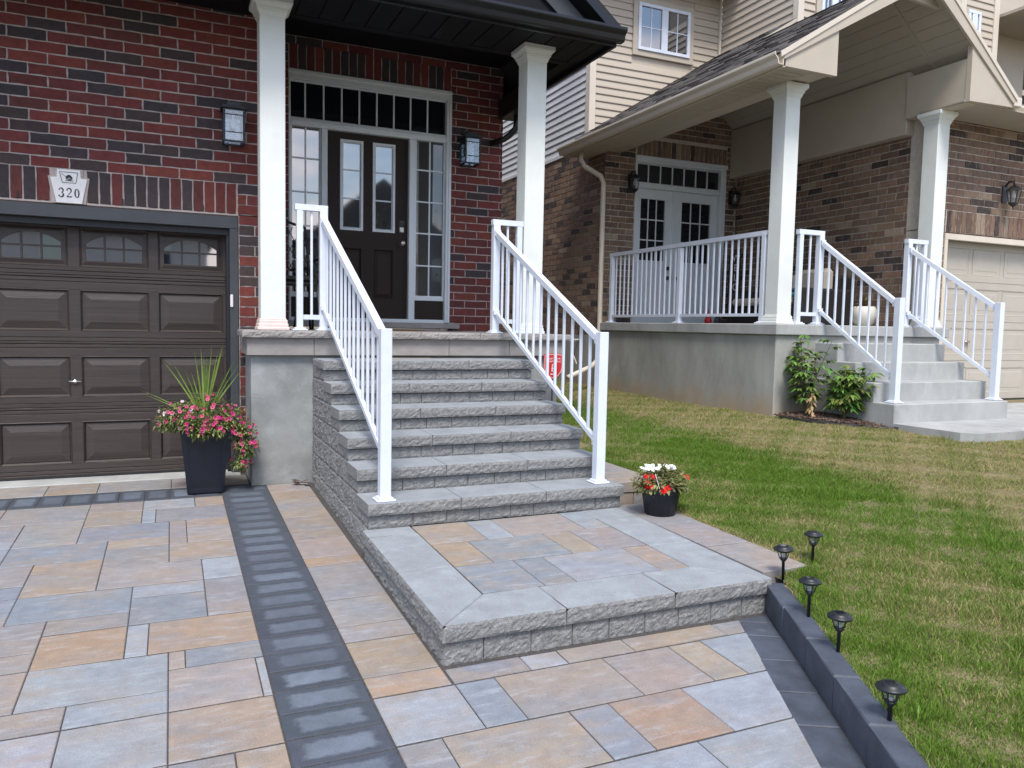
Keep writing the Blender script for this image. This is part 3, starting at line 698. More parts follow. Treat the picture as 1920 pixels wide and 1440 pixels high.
# house number plaque
pl = thing('address_plaque', 'white keystone plaque reading 320 set into the brick above the garage door', 'plaque', loc=(.265, -.02, 2.37))
kst = [(.178,2.244),(.358,2.244),(.398,2.442),(.352,2.446),(.350,2.508),(.186,2.508),(.184,2.446),(.138,2.442)]
ks0 = [(.150,2.242),(.385,2.242),(.415,2.452),(.368,2.455),(.366,2.516),(.170,2.516),(.168,2.455),(.120,2.452)]
MB().prism(ks0, 'y', -.004, .02).build('mortar_bed', 'mortar', pl); MB().prism(kst, 'y', -.016, .01).build('plate', 'plaque', pl)
def ribbon(mb, pts, ws, y0, y1):
    n = len(pts); Lp = []; Rp = []
    for i in range(n):
        a, b = pts[max(i-1, 0)], pts[min(i+1, n-1)]; d = Vector((b[0]-a[0], b[1]-a[1])); d.normalize(); w = ws[i]/2
        Lp.append((pts[i][0]-d.y*w, pts[i][1]+d.x*w)); Rp.append((pts[i][0]+d.y*w, pts[i][1]-d.x*w))
    V = []; F = []
    for i in range(n): V += [(Lp[i][0], y0, Lp[i][1]), (Rp[i][0], y0, Rp[i][1]), (Lp[i][0], y1, Lp[i][1]), (Rp[i][0], y1, Rp[i][1])]
    for i in range(n-1): a = 4*i; F += [(a, a+1, a+5, a+4), (a, a+4, a+6, a+2), (a+1, a+3, a+7, a+5)]
    mb.add(V, F)
def arcp(cx, cz, rx, rz, a0, a1, n=14): return [(cx+rx*math.cos(math.radians(a0+(a1-a0)*i/n)), cz+rz*math.sin(math.radians(a0+(a1-a0)*i/n))) for i in range(n+1)]
def disc(mb, x, z, r, y0, y1): mb.prism([(x+r*math.cos(k*math.pi/6), z+r*math.sin(k*math.pi/6)) for k in range(12)], 'y', y0, y1)
Yi, Yo = -.0185, -.015
dg = MB(); x0 = .212; zc = 2.325; h = .035                          # 3
w_ = lambda n, lo, hi: [lo+(hi-lo)*math.sin(math.pi*i/(n-1))**1.5 for i in range(n)]
p = arcp(x0, zc+.017, .0145, .017, 150, -80); ribbon(dg, p, w_(len(p), .003, .0105), Yi, Yo)
p = arcp(x0-.001, zc-.017, .0165, .0185, 88, -150); ribbon(dg, p, w_(len(p), .003, .0115), Yi, Yo)
disc(dg, x0-.0125, zc+.024, .0052, Yi, Yo); disc(dg, x0-.0145, zc-.025, .0055, Yi, Yo); dg.build('digit', 'ink', pl)
dg = MB(); x0 = .268                                                 # 2
p = arcp(x0, zc+.017, .0155, .018, 160, -20); p += [(x0+.010, zc+.004), (x0-.004, zc-.014), (x0-.016, zc-.032)]
ribbon(dg, p, w_(len(p), .003, .0105), Yi, Yo); disc(dg, x0-.0135, zc+.022, .0055, Yi, Yo)
dg.prism([(x0-.018,zc-.0355),(x0+.017,zc-.0355),(x0+.020,zc-.022),(x0+.0175,zc-.022),(x0+.015,zc-.0275),(x0-.006,zc-.0275),(x0-.018,zc-.0315)], 'y', Yi, Yo); dg.build('digit', 'ink', pl)
dg = MB(); x0 = .324                                                 # 0
oe, ie = arcp(x0, zc, .0185, .0355, 0, 360, 28), arcp(x0, zc, .0085, .031, 0, 360, 28); V = []; F = []
for a, b in zip(oe, ie): V += [(a[0], Yi, a[1]), (b[0], Yi, b[1]), (a[0], Yo, a[1]), (b[0], Yo, b[1])]
for i in range(28): a = 4*i; F += [(a, a+4, a+5, a+1), (a, a+2, a+6, a+4), (a+1, a+5, a+7, a+3)]
dg.add(V, F); dg.build('digit', 'ink', pl)
em = MB(); tz = [(.204,2.488),(.332,2.488),(.318,2.405),(.222,2.405)]
for i in range(4): a, b = tz[i], tz[(i+1) % 4]; em.bar((a[0], -.0172, a[1]), (b[0], -.0172, b[1]), .003, .0042, (0, 1, 0))
lf = arcp(.268, 2.428, .026, .040, -12, 192, 18)
for k in range(6):                                                   # leaf emblem: dark dome cut by pale streaks
    r0, r1 = .55+.08*k, .60+.08*k
    ribbon(em, arcp(.270, 2.424, .028*r1, .042*r1, 8+3*k, 176-5*k, 16), w_(17, .0012, .0042-.0002*k), -.0180, -.0165)
for k in range(6): a = math.radians(18+26*k); em.bar((.272+.006*math.cos(a), -.0172, 2.424), (.270+.026*math.cos(a), -.0172, 2.424+.036*math.sin(a)), .003, .0028, (0, 1, 0))
em.bar((.218, -.0172, 2.474), (.252, -.0172, 2.448), .003, .0022, (0, 1, 0)); em.bar((.244, -.0172, 2.421), (.302, -.0172, 2.421), .003, .005, (0, 1, 0)); em.build('emblem', 'ink', pl)
# entry: frame, door, sidelights, transom
YD = 1.235
fr = MB()
fr.box(2.155, 3.935, YD-.03, YD+.12, 3.845, 3.932, .006); fr.box(2.145, 3.945, YD-.045, YD-.02, 3.90, 3.945, .008); fr.box(2.155, 2.175, YD-.02, YD+.12, 1.34, 3.845, .004)
fr.box(3.885, 3.935, YD-.03, YD+.12, 1.34, 3.845, .006); fr.box(3.91, 3.942, YD-.042, YD-.02, 1.34, 3.90, .006); fr.box(2.175, 3.885, YD-.015, YD+.12, 3.375, 3.452, .006); fr.box(2.175, 3.885, YD-.028, YD, 3.395, 3.43, .006)
fr.box(2.493, 2.558, YD-.01, YD+.12, 1.34, 3.375, .005); fr.box(3.460, 3.533, YD-.01, YD+.12, 1.34, 3.375, .005); fr.box(2.175, 3.885, YD-.02, YD+.12, 1.335, 1.375, .004)
ef = fr.build('entry_frame', 'frame_white', house)
for x0, x1 in ((2.175, 2.493), (3.533, 3.885)):
    xm = (x0+x1)/2; zs_ = [1.64, 1.985, 2.347, 2.70, 3.052, 3.375]; mt = MB()
    mt.box(x0, x1, YD+.012, YD+.05, 1.59, 1.645, .004); mt.box(x0, x0+.018, YD+.015, YD+.05, 1.645, 3.375, .003); mt.box(x1-.018, x1, YD+.015, YD+.05, 1.645, 3.375, .003)
    for z in zs_[1:-1]: mt.box(x0+.018, x1-.018, YD+.03, YD+.046, z-.008, z+.008, .002)
    mt.box(xm-.008, xm+.008, YD+.029, YD+.046, 1.645, 3.375, .002); sl_ = mt.build('sidelight', 'frame_white', house)
    for i in range(5):
        MB().box(x0+.018, xm, YD+.040, YD+.043, zs_[i], zs_[i+1]).build('pane', 'glass' , sl_); MB().box(xm, x1-.018, YD+.040, YD+.043, zs_[i], zs_[i+1]).build('pane', 'glass' if x0 < 3 else 'glass_curtain', sl_)
    B('kick_panel', 'door_brown', sl_, x0+.004, x1-.004, YD+.02, YD+.05, 1.375, 1.59, .003)
mt = MB(); xt = [2.175, 2.33, 2.523, 2.715, 2.905, 3.097, 3.288, 3.478, 3.675, 3.885]
for x in xt[1:-1]: mt.box(x-.009, x+.009, YD+.03, YD+.05, 3.452, 3.845, .002)
mt.box(2.175, 3.885, YD+.02, YD+.05, 3.452, 3.468, .002); mt.box(2.175, 3.885, YD+.02, YD+.05, 3.83, 3.845, .002)
tw = mt.build('transom_window', 'frame_white', house)
for i in range(9): MB().box(xt[i], xt[i+1], YD+.040, YD+.043, 3.46, 3.84).build('pane', 'glass_dim', tw)
YDD = YD+.05
dm = MB(); dx0, dx1, dz0, dz1 = 2.56, 3.458, 1.378, 3.372
lites = [(2.70, 2.955), (3.057, 3.313)]; lzz = (2.33, 3.30); pzz = (1.60, 2.14)
xs_ = [dx0, lites[0][0]+.02, lites[0][1]-.02, lites[1][0]+.02, lites[1][1]-.02, dx1]
for i in (0, 2, 4): dm.box(xs_[i], xs_[i+1], YDD, YDD+.045, dz0, dz1)
for i in (1, 3):
    dm.box(xs_[i], xs_[i+1], YDD, YDD+.045, lzz[1]-.02, dz1); dm.box(xs_[i], xs_[i+1], YDD, YDD+.045, pzz[1], lzz[0]+.02); dm.box(xs_[i], xs_[i+1], YDD, YDD+.045, dz0, pzz[0])
door = dm.build('front_door', 'door_brown', house)
for i, (a, b) in enumerate(lites):
    mb = MB(); raised(mb, xs_[2*i+1], xs_[2*i+2], pzz[0], pzz[1], YDD+.004, .012, .03, .016); mb.build('raised_panel', 'door_brown', door)
    lf_ = MB(); o, n_i = .0, .036
    def ring2(i_, y): return [(a+i_,y,lzz[0]+i_),(b-i_,y,lzz[0]+i_),(b-i_,y,lzz[1]-i_),(a+i_,y,lzz[1]-i_)]
    V = ring2(0, YDD)+ring2(.003, YDD-.014)+ring2(.026, YDD-.016)+ring2(.04, YDD+.012)
    lf_.add(V, [(k*4+q, k*4+(q+1) % 4, k*4+4+(q+1) % 4, k*4+4+q) for k in range(3) for q in range(4)])
    hts = [lzz[0]+.04, lzz[0]+.345, lzz[0]+.65, lzz[1]-.04]
    for z in hts[1:3]: lf_.box(a+.038, b-.038, YDD+.002, YDD+.012, z-.008, z+.008, .002)
    L_ = lf_.build('lite_frame', 'frame_white', door)
    for k in range(3): MB().box(a+.038, b-.038, YDD+.010, YDD+.013, hts[k], hts[k+1]).build('pane', 'glass', door)
kn = MB(); 
for r, d in ((.033, .0), (.033, .008), (.013, .012), (.013, .035), (.027, .042), (.030, .055), (.024, .066), (.006, .070)): kn.v += [(3.392+r*math.cos(2*math.pi*k/20), YDD-d, 2.222+r*math.sin(2*math.pi*k/20)) for k in range(20)]
kn.f = [(i*20+k, i*20+(k+1) % 20, i*20+20+(k+1) % 20, i*20+20+k) for i in range(7) for k in range(20)]+[tuple(range(140, 160))]; kn.build('door_knob', 'nickel', door, smooth=True)
lk = MB().box(3.358, 3.420, YDD-.016, YDD+.001, 2.34, 2.475, .012); lk.build('deadbolt', 'nickel', door)
B('keypad', 'black_metal', door, 3.366, 3.412, YDD-.019, YDD-.015, 2.40, 2.466, .003)
kk = MB(); kk.prism([(3.389+.02*math.cos(k*math.pi/8), 2.365+.02*math.sin(k*math.pi/8)) for k in range(16)], 'y', YDD-.026, YDD-.012); kk.build('lock_cylinder', 'nickel', door)
B('door_sill', 'flagstone', house, 2.06, 4.02, 1.06, 1.24, 1.275, 1.335, .006)
# porch slab, foundation
fnd = B('foundation', 'concrete', house, 1.612, 4.47, -.52, 1.21, -.4, 1.04, .006)
slab_ = B('porch_slab', 'flagstone', house, 1.60, 4.50, -.545, 1.2, 1.035, 1.188, 0)
jx = [1.577, 2.12, 2.73, 3.33, 3.93, 4.525]
for i in range(5): B('fascia_stone', 'flagstone', slab_, jx[i]+.0015, jx[i+1]-.0015, -.572, -.545, 1.040, 1.187, .003)
B('fascia_stone', 'flagstone', slab_, 1.575, 1.60, -.545, .0, 1.040, 1.187, .003)
jx = [1.537, 2.35, 3.05, 3.62, 4.57]
for i in range(4): stone('coping_stone', slab_, jx[i], jx[i+1], -.612, -.15, 1.189, 1.249, 'F'+('L' if i == 0 else '')+('R' if i == 3 else ''), 'flagstone', .009)
for i in range(5):
    for j in range(3): B('porch_tile', 'flagstone', slab_, 1.62+.58*i+.002, 2.2+.58*i-.002, -.148+.45*j, .30+.45*j, 1.19, 1.247, .003)
# porch columns
def column(parent, cx, cy, z0, z1, s=.20, base_mat='column_paint', basez=True, cap_mat='column_paint'):
    h = s/2; c = MB().box(cx-h, cx+h, cy-h, cy+h, z0+.02, z1-.02, .004).build('porch_column', 'column_paint', parent)
    b = MB()
    for r, a, d in ((.128, 0, .028), (.120, .026, .055), (.114, .052, .085), (.106, .083, .098)): b.box(cx-r*s/.2, cx+r*s/.2, cy-r*s/.2, cy+r*s/.2, z0+a, z0+d, .005)
    b.build('column_base', base_mat, c)
    k = MB(); prof = [(.1005, -.142), (.103, -.138), (.116, -.106), (.116, -.094), (.126, -.092), (.127, -.078), (.140, -.056), (.148, -.052), (.148, -.044), (.157, -.042), (.157, -.004), (.153, 0)]
    V = []; F = []
    for r, z in prof: V += [(cx+r*s/.2*a, cy+r*s/.2*b_, z1+z) for a, b_ in ((-1,-1),(1,-1),(1,1),(-1,1))]
    for i in range(len(prof)-1):
        for j in range(4): F.append((i*4+j, i*4+(j+1) % 4, i*4+4+(j+1) % 4, i*4+4+j))
    F.append((len(prof)*4-4, len(prof)*4-3, len(prof)*4-2, len(prof)*4-1)); k.add(V, F); k.build('column_capital', cap_mat, c)
    return c
column(house, 1.79, -.45, 1.25, 3.93, base_mat='column_pink'); column(house, 4.17, -.45, 1.25, 3.93)
# porch roof: soffit panels, gutter, gable
SZ = 3.925
sf = B('soffit', 'black_soffit', house, -3, 4.74, -.98, -.28, SZ+.012, SZ+.05, 0)
x = -2.6
while x < 4.7:
    B('soffit_panel', 'black_soffit', sf, x+.004, min(x+.195, 4.735), -.97, -.30, SZ, SZ+.012, .003); x += .2
B('porch_beam', 'black_soffit', house, 1.9, 4.66, -.29, -.20, SZ-.002, 4.5, .003); B('ceiling', 'black_soffit', house, 1.9, 4.7, -.2, 1.21, 4.28, 4.32, 0)
B('soffit', 'black_soffit', house, 4.585, 4.74, -.28, 8, SZ+.01, SZ+.05, 0)
B('soffit', 'black_soffit', house, -3, 1.9, -.28, .012, SZ+.04, SZ+.08, 0)
def gutter(parent, p, q, out, z, w=.12, h=.115, mat='gutter_black', name='gutter'):   # K-style trough from p to q (xy), opening upwards
    p, q, o = Vector((*p, 0)), Vector((*q, 0)), Vector((*out, 0))
    prof = [(0, h), (0, 0), (w*.55, 0), (w*.62, h*.12), (w*.70, h*.45), (w*.95, h*.68), (w, h*.78), (w, h*.98), (w*.93, h), (w*.93, h*.9), (w*.88, h*.72), (w*.62, h*.5), (w*.5, h*.05), (.008, h*.05), (.008, h)]
    V = []; k = len(prof)
    for e in (p, q): V += [e+o*a+Vector((0, 0, z+b)) for a, b in prof]
    F = [(i, (i+1) % k, k+(i+1) % k, k+i) for i in range(k)]+[tuple(range(k)), tuple(range(k, 2*k))[::-1]]
    return MB().add(V, F).build(name, mat, parent)
gutter(house, (-3, -.985), (4.80, -.985), (0, -1), 3.905); B('fascia', 'gutter_black', house, -3, 4.76, -.985, -.96, 3.885, 4.05, .003)
B('fascia', 'gutter_black', house, 4.742, 4.775, -.96, 8, 3.885, 4.06, .003)
rf = MB()
rf.add([(4.83,-.95,4.04),(4.83,9,4.04),(1.2,9,6.9),(1.2,-.95,6.9),(4.83,-.95,4.08),(4.83,9,4.08),(1.2,9,6.94),(1.2,-.95,6.94)], [(0,1,2,3),(7,6,5,4),(0,4,5,1),(1,5,6,2),(2,6,7,3),(3,7,4,0)])
rf.build('roof', 'shingle_black', house)
MB().prism([(-3,4.05),(4.70,4.05),(1.2,6.8),(-3,6.8)], 'y', -.80, -.75).build('gable', 'black_soffit', house)
MB().prism([(4.72,4.03),(4.85,4.03),(1.24,6.88),(1.1,6.88)], 'y', -.96, -.93).build('rake_board', 'gutter_black', house)
MB().prism([(4.35,4.05),(4.62,4.05),(1.1,6.75),(.8,6.75)], 'y', -.83, -.80).build('rake_trim', 'trim_charcoal', house)
pp = [(4.60,1.0,3.92),(4.60,1.0,3.70),(4.595,1.01,3.60),(4.55,1.05,3.52),(4.50,1.1,3.49)]
B('gutter', 'gutter_black', house, 4.50, 4.74, .6, 1.19, 3.70, 3.92, .01)
MB().tube([(4.63,.95,3.75),(4.63,.95,3.62),(4.62,.96,3.56),(4.57,1.0,3.49),(4.52,1.05,3.45),(4.40,1.16,3.41)], .036, 8).build('downspout', 'gutter_black', house, smooth=True)
# ------------------------------------------------------------------ railings
def sq(mb, x, y, z0, z1, s): mb.box(x-s/2, x+s/2, y-s/2, y+s/2, z0, z1, .003)
def post(parent, x, y, z0, z1, s=.066, cap=True):
    mb = MB(); sq(mb, x, y, z0, z1, s); p = mb.build('post', 'white_metal', parent)
    f = MB(); f.box(x-.062, x+.062, y-.062, y+.062, z0, z0+.014, .005); f.box(x-.048, x+.048, y-.048, y+.048, z0+.013, z0+.026, .006); f.build('base_plate', 'white_metal', p)
    return p
def rail(parent, p, q, nm, w, h):
    MB().bar(p, q, w, h).build(nm, 'white_metal', parent)
BAL = {}
def balusters(parent, p, q, zb, zt, n, s=.019):
    p, q = Vector(p), Vector(q)
    for i in range(n):
        k = (i+1)/(n+1); x, y = p.x+(q.x-p.x)*k, p.y+(q.y-p.y)*k; b, t_ = zb[0]+(zb[1]-zb[0])*k, zt[0]+(zt[1]-zt[0])*k
        key = round(t_-b, 2)
        if key not in BAL: BAL[key] = MB().box(-s/2, s/2, -s/2, s/2, 0, key, .0015).mesh('baluster')
        o = link('baluster', BAL[key], 'white_metal', parent); o.location = (x, y, b)
def stair_rail(label, nx, ny, nz0, ox, bx, by, bz, h_top, h_bot, n, grp, nm='stair_railing', zdrop=.10):
    t_ = thing(nm, label, 'railing', grp, loc=(nx, (ny+by)/2, (nz0+bz)/2))
    post(t_, nx, ny, nz0, nz0+h_top); post(t_, ox, ny, nz0, nz0+h_top-.02, .052); post(t_, bx, by, bz, bz+h_bot, .070)
    rail(t_, (min(nx, ox)-.04, ny, nz0+h_top-.012), (max(nx, ox)+.034, ny, nz0+h_top-.012), 'top_rail', .056, .05)
    rail(t_, (nx, ny, nz0+.115), (ox, ny, nz0+.115), 'bottom_rail', .03, .04)
    balusters(t_, (nx, ny, 0), (ox, ny, 0), (nz0+.12, nz0+.12), (nz0+h_top-.03, nz0+h_top-.03), 1)
    za, zb_ = nz0+h_top-.115, bz+h_bot-.055
    rail(t_, (nx, ny-.03, za), (bx, by+.03, zb_), 'top_rail', .050, .046)
    lo = h_top-.30
    rail(t_, (nx, ny-.03, za-.735), (bx, by+.03, zb_-.735), 'bottom_rail', .03, .034)
    balusters(t_, (nx, ny-.03, 0), (bx, by+.03, 0), (za-.735, zb_-.735), (za, zb_), n)
    for x_, y_, z_, h_ in ((nx, ny-.045, za, .056), (nx, ny-.045, za-.735, .044), (bx, by+.05, zb_, .056), (bx, by+.05, zb_-.735, .044)):
        b_ = MB().box(x_-.029, x_+.029, y_-.014, y_+.014, z_-h_/2, z_+h_/2, .003).build('bracket', 'white_metal', t_)
        MB().box(x_-.031, x_-.0285, y_-.004, y_+.004, z_-.004, z_+.004, .001).build('screw', 'chrome', b_)
    return t_
stair_rail('white metal stair railing on the left of the stone steps, by the garage', 2.205, -.52, 1.249, 2.007, 2.225, -2.555, .212, 1.045, 1.08, 13, 'railings on the stone steps')
stair_rail('white metal stair railing on the right of the stone steps, above the red sign', 3.795, -.52, 1.249, 4.03, 3.805, -2.50, .212, 1.045, 1.08, 13, 'railings on the stone steps')
# ------------------------------------------------------------------ wall lanterns
def box_lantern(label, cx, yw, z, k, rot=0.0):
    t_ = thing('wall_lantern', label, 'lantern', 'black box lanterns on the red brick house', loc=(cx, yw-.09, z))
    def L(nm, mb, mat):
        mb.v = [(cx+q[0]*k, yw-.0+q[1]*k, z+q[2]*k) for q in mb.v]; return mb.build(nm, mat, t_)
    L('back_plate', MB().box(-.055, .055, -.02, 0, -.02, .20, .004), 'black_metal')
    mb = MB(); mb.box(-.02, .02, -.06, -.018, .125, .165, .003); L('arm', mb, 'black_metal')
    cy = -.115; V = []; F = []; h = .08
    cg = MB()
    for a, b in ((-1,-1),(1,-1),(1,1),(-1,1)): cg.box(a*h-.008, a*h+.008, cy+b*h-.008, cy+b*h+.008, -.18, .10, .001)
    for zz in (-.18, .085):
        cg.box(-h, h, cy-h-.006, cy-h+.006, zz, zz+.016); cg.box(-h, h, cy+h-.006, cy+h+.006, zz, zz+.016); cg.box(-h-.006, -h+.006, cy-h, cy+h, zz, zz+.016); cg.box(h-.006, h+.006, cy-h, cy+h, zz, zz+.016)
    for zz in (-.10, .045):
        cg.box(-h, h, cy-h-.004, cy-h+.004, zz, zz+.007); cg.box(-h-.004, -h+.004, cy-h, cy+h, zz, zz+.007); cg.box(h-.004, h+.004, cy-h, cy+h, zz, zz+.007)
    L('cage', cg, 'black_metal')
    rf_ = MB()
    for r, z0, z1 in ((.105, .098, .112), (.092, .112, .124), (.06, .124, .158), (.03, .158, .166)): rf_.box(-r, r, cy-r, cy+r, z0, z1, .003)
    L('lantern_roof', rf_, 'black_metal')
    for a, b, c, d in ((-.07, .07, cy-h-.001, cy-h+.001), (-.07, .07, cy+h-.001, cy+h+.001)): L('glass_panel', MB().box(a, b, c, d, -.165, .085), 'glass_clear')
    for a in (-h, h): L('glass_panel', MB().box(a-.001, a+.001, cy-.07, cy+.07, -.165, .085), 'glass_clear')
    L('bulb', MB().lathe([(.0,-.06),(.018,-.05),(.026,-.02),(.02,.02),(.011,.04),(.011,.07)], (0, cy, 0), 12), 'sign_white')
    return t_
box_lantern('black box lantern on the brick above the garage, left of the white column', 1.518, .004, 3.01, 1.0)
box_lantern('black box lantern on the brick right of the front door', 4.125, 1.204, 3.315, 1.05)
# ------------------------------------------------------------------ porch furniture and mat
def tubes(nm, parent, lst, r, mat='black_metal', n=6):
    mb = MB()
    for pts in lst: mb.tube(pts, r, n)
    return mb.build(nm, mat, parent, smooth=True)
ch = thing('patio_chair', 'black metal patio chair with lattice back on the porch behind the left railing', 'chair', loc=(2.03, .35, 1.25))
cx, cy, cz = 2.04, .32, 1.249
ST_ = MB().box(cx-.22, cx+.22, cy-.22, cy+.22, cz+.42, cz+.44, .006); ST_.build('seat', 'black_metal', ch)
MB().box(cx-.20, cx+.20, cy-.20, cy+.20, cz+.44, cz+.50, .025).build('seat_cushion', 'wicker', ch)
for sx in (-1, 1):
    tubes('leg', ch, [[(cx+sx*.22, cy-.22, cz+.43), (cx+sx*.23, cy-.24, cz+.2), (cx+sx*.25, cy-.27, cz)]], .013)
    tubes('leg', ch, [[(cx+sx*.22, cy+.22, cz+.43), (cx+sx*.22, cy+.24, cz+.2), (cx+sx*.24, cy+.30, cz)]], .013)
    tubes('armrest', ch, [[(cx+sx*.23, cy-.2, cz+.43), (cx+sx*.26, cy-.26, cz+.55), (cx+sx*.26, cy-.2, cz+.66), (cx+sx*.25, cy, cz+.67), (cx+sx*.23, cy+.22, cz+.66)]], .013)
bk = [[(cx-.21, cy+.22, cz+.42), (cx-.21, cy+.27, cz+.75), (cx-.19, cy+.33, cz+1.0), (cx, cy+.35, cz+1.06), (cx+.19, cy+.33, cz+1.0), (cx+.21, cy+.27, cz+.75), (cx+.21, cy+.22, cz+.42)]]
bf = tubes('backrest', ch, bk, .014)
lt = []
for k in range(-3, 6):
    for sg in (1, -1):
        pts = []
        for zz in (0, .25, .5):
            xx = sg*(-.20+.09*k+zz*.55)
            if abs(xx) <= .2: pts.append((cx+xx, cy+.235+zz*.2, cz+.5+zz))
        if len(pts) > 1: lt.append(pts)
tubes('lattice', bf, lt, .004, n=5)
tb = thing('lantern_table', 'black side table with a lattice lantern behind the left railing post', 'table', loc=(2.30, .75, 1.25))
MB().lathe([(.0,.58),(.22,.58),(.22,.60),(0,.60)], (2.32, .78, 1.25), 20).build('table_top', 'black_metal', tb)
for k in range(3): a = k*2.1+.4; tubes('leg', tb, [[(2.32+.1*math.cos(a), .78+.1*math.sin(a), 1.83), (2.32+.2*math.cos(a), .78+.2*math.sin(a), 1.249)]], .011)
cn = thing('candle_lantern', 'black candle lantern with diamond lattice sides standing on the porch side table', 'lantern', loc=(2.27, .72, 1.85))
mb = MB(); 
for a, b in ((-1,-1),(1,-1),(1,1),(-1,1)): mb.box(2.27+a*.085-.007, 2.27+a*.085+.007, .72+b*.085-.007, .72+b*.085+.007, 1.85, 2.16)
mb.box(2.175, 2.365, .625, .815, 1.85, 1.87); mb.box(2.17, 2.37, .62, .82, 2.15, 2.165); mb.prism([(2.175,2.165),(2.365,2.165),(2.30,2.235),(2.24,2.235)], 'y', .63, .81); mb.build('frame', 'black_metal', cn)
lt = [[(2.185+.085*i, .635, 1.87), (2.185+.085*i+.085, .635, 2.01), (2.185+.085*i, .635, 2.15)] for i in range(0, 2)]+[[(2.27+.085*i, .635, 1.87), (2.185+.085*i, .635, 2.01), (2.27+.085*i, .635, 2.15)] for i in range(0, 2)]
tubes('lattice', cn, lt, .004, n=5); MB().lathe([(.03,0),(.03,.12),(0,.125)], (2.27,.72,1.87), 14).build('candle', 'sign_white', cn)
tag(MB().box(2.75, 3.45, .62, 1.05, 1.2485, 1.262, .003).build('door_mat', 'mat_brown'), 'brown coir door mat on the porch in front of the front door', 'mat')
# ------------------------------------------------------------------ plants helpers
def leaf(mb, p, d, u, L, w, col, droop=.2):
    p, d = Vector(p), Vector(d).normalized(); s_ = d.cross(Vector(u))
    s_ = s_.normalized() if s_.length > 1e-4 else d.orthogonal().normalized(); n = s_.cross(d)
    a = p+d*L*.45+n*L*.06; e = p+d*L-Vector((0, 0, L*droop))
    mb.add([p, a+s_*w/2-n*w*.12, a, a-s_*w/2-n*w*.12, e], [(0,1,2),(0,2,3),(1,4,2),(2,4,3)], col)
def flower(mb, p, nrm, r, col, eye=None, petals=5):
    p, n = Vector(p), Vector(nrm).normalized(); a = n.orthogonal().normalized(); b = n.cross(a); V = [p-n*r*.25]; F = []; C = [eye or col]
    for k in range(petals):
        for dt, rr in ((-.5, .82), (0, 1.0), (.5, .82)):
            t_ = 2*math.pi*(k+dt*.8)/petals; V.append(p+(a*math.cos(t_)+b*math.sin(t_))*r*rr+n*r*.12*(1 if dt == 0 else .6)); C.append(col)
        i = 1+3*k; F += [(0, i, i+1), (0, i+1, i+2)]
    q = MB(); q.v = [tuple(w) for w in V]; q.f = F; q.c = C; q.build('flower', 'petal', mb)
rv = lambda s=1: Vector((random.gauss(0, s), random.gauss(0, s), random.gauss(0, s)))
# tall planter
P0 = Vector((1.245, -.60, gz(-.6)))
pt = thing('tall_planter', 'tall square navy planter with spiky grass and pink petunias beside the garage door', 'planter', loc=P0)
a0, a1, H = .128, .178, .52; V = []
for r, z in ((a0, 0), (a1, H), (a1-.018, H), (a1-.03, H-.06)): V += [(P0.x+r*i, P0.y+r*j, P0.z+z) for i, j in ((-1,-1),(1,-1),(1,1),(-1,1))]
MB().add(V, [(3,2,1,0)]+[(k*4+q, k*4+(q+1) % 4, k*4+4+(q+1) % 4, k*4+4+q) for k in range(3) for q in range(4)]+[(12,13,14,15)]).build('pot', 'pot_navy', pt)
mb = MB()
for i, j, dx, dy in ((0,-1,1,0),(-1,0,0,1),(1,0,0,1)):        # raised corner strips and bottom band
    for e in (-1, 1):
        p0 = (P0.x+(i if i else e*.88)*(a0+.002), P0.y+(j if j else e*.88)*(a0+.002), P0.z+.01); p1 = (P0.x+(i if i else e*.88)*(a1+.002), P0.y+(j if j else e*.88)*(a1+.002), P0.z+H)
        mb.bar(p0, p1, .036, .008, (i, j, 0))
    zb_ = .03; r = a0+(a1-a0)*zb_/H+.002; mb.bar((P0.x+(i*r if i else -r*.9), P0.y+(j*r if j else -r*.9), P0.z+zb_), (P0.x+(i*r if i else r*.9), P0.y+(j*r if j else r*.9), P0.z+zb_), .008, .04)
mb.build('pot_frame', 'pot_navy', pt)
top = P0+Vector((0, 0, H)); fo = MB(); fl = pt
def fcol(): return jit(random.choice(((.13,.165,.04),(.095,.135,.03),(.17,.20,.06),(.20,.21,.075),(.07,.10,.03))), .2)
blobs = [(Vector((0, -.02, .09)), .21, 900), (Vector((-.19, -.06, .10)), .14, 480), (Vector((-.08, -.15, .04)), .11, 380), (Vector((.19, -.06, .07)), .13, 480), (Vector((.28, -.09, -.04)), .11, 420), (Vector((.31, -.10, -.16)), .095, 340), (Vector((.27, -.10, -.28)), .075, 240), (Vector((.08, -.18, .02)), .09, 300), (Vector((-.02, -.19, .0)), .07, 200), (Vector((-.27, -.08, .06)), .09, 200)]
for c, r, n in blobs:
    for _ in range(n):
        d = rv().normalized()*r*random.uniform(.35, 1.08); d.z *= .75
        leaf(fo, top+c+d, d.normalized()+rv(.5), (0, 0, 1), random.uniform(.026, .046), random.uniform(.012, .020), fcol(), .3)
fo.build('foliage', 'leaf', pt)
for c, r, n in blobs:
    for _ in range(int(n/26)):
        d = rv().normalized(); d.y = -abs(d.y)*1.2; d.z = d.z*.6+.25; d.normalize()
        q = top+c+Vector((d.x, d.y, d.z*.8))*r*1.08
        pk = random.random(); white = c.x < -.15 and pk < .4
        col = (.72, .60, .68) if white else jit(random.choice(((.62,.05,.22),(.55,.03,.20),(.66,.14,.26),(.60,.10,.18))), .1)
        flower(fl, q, d+rv(.25)+Vector((-.1, -.6, .1)), random.uniform(.014, .020), col, (.25, .01, .07) if not white else (.6, .35, .5))
sp = MB()
TS = 1.38
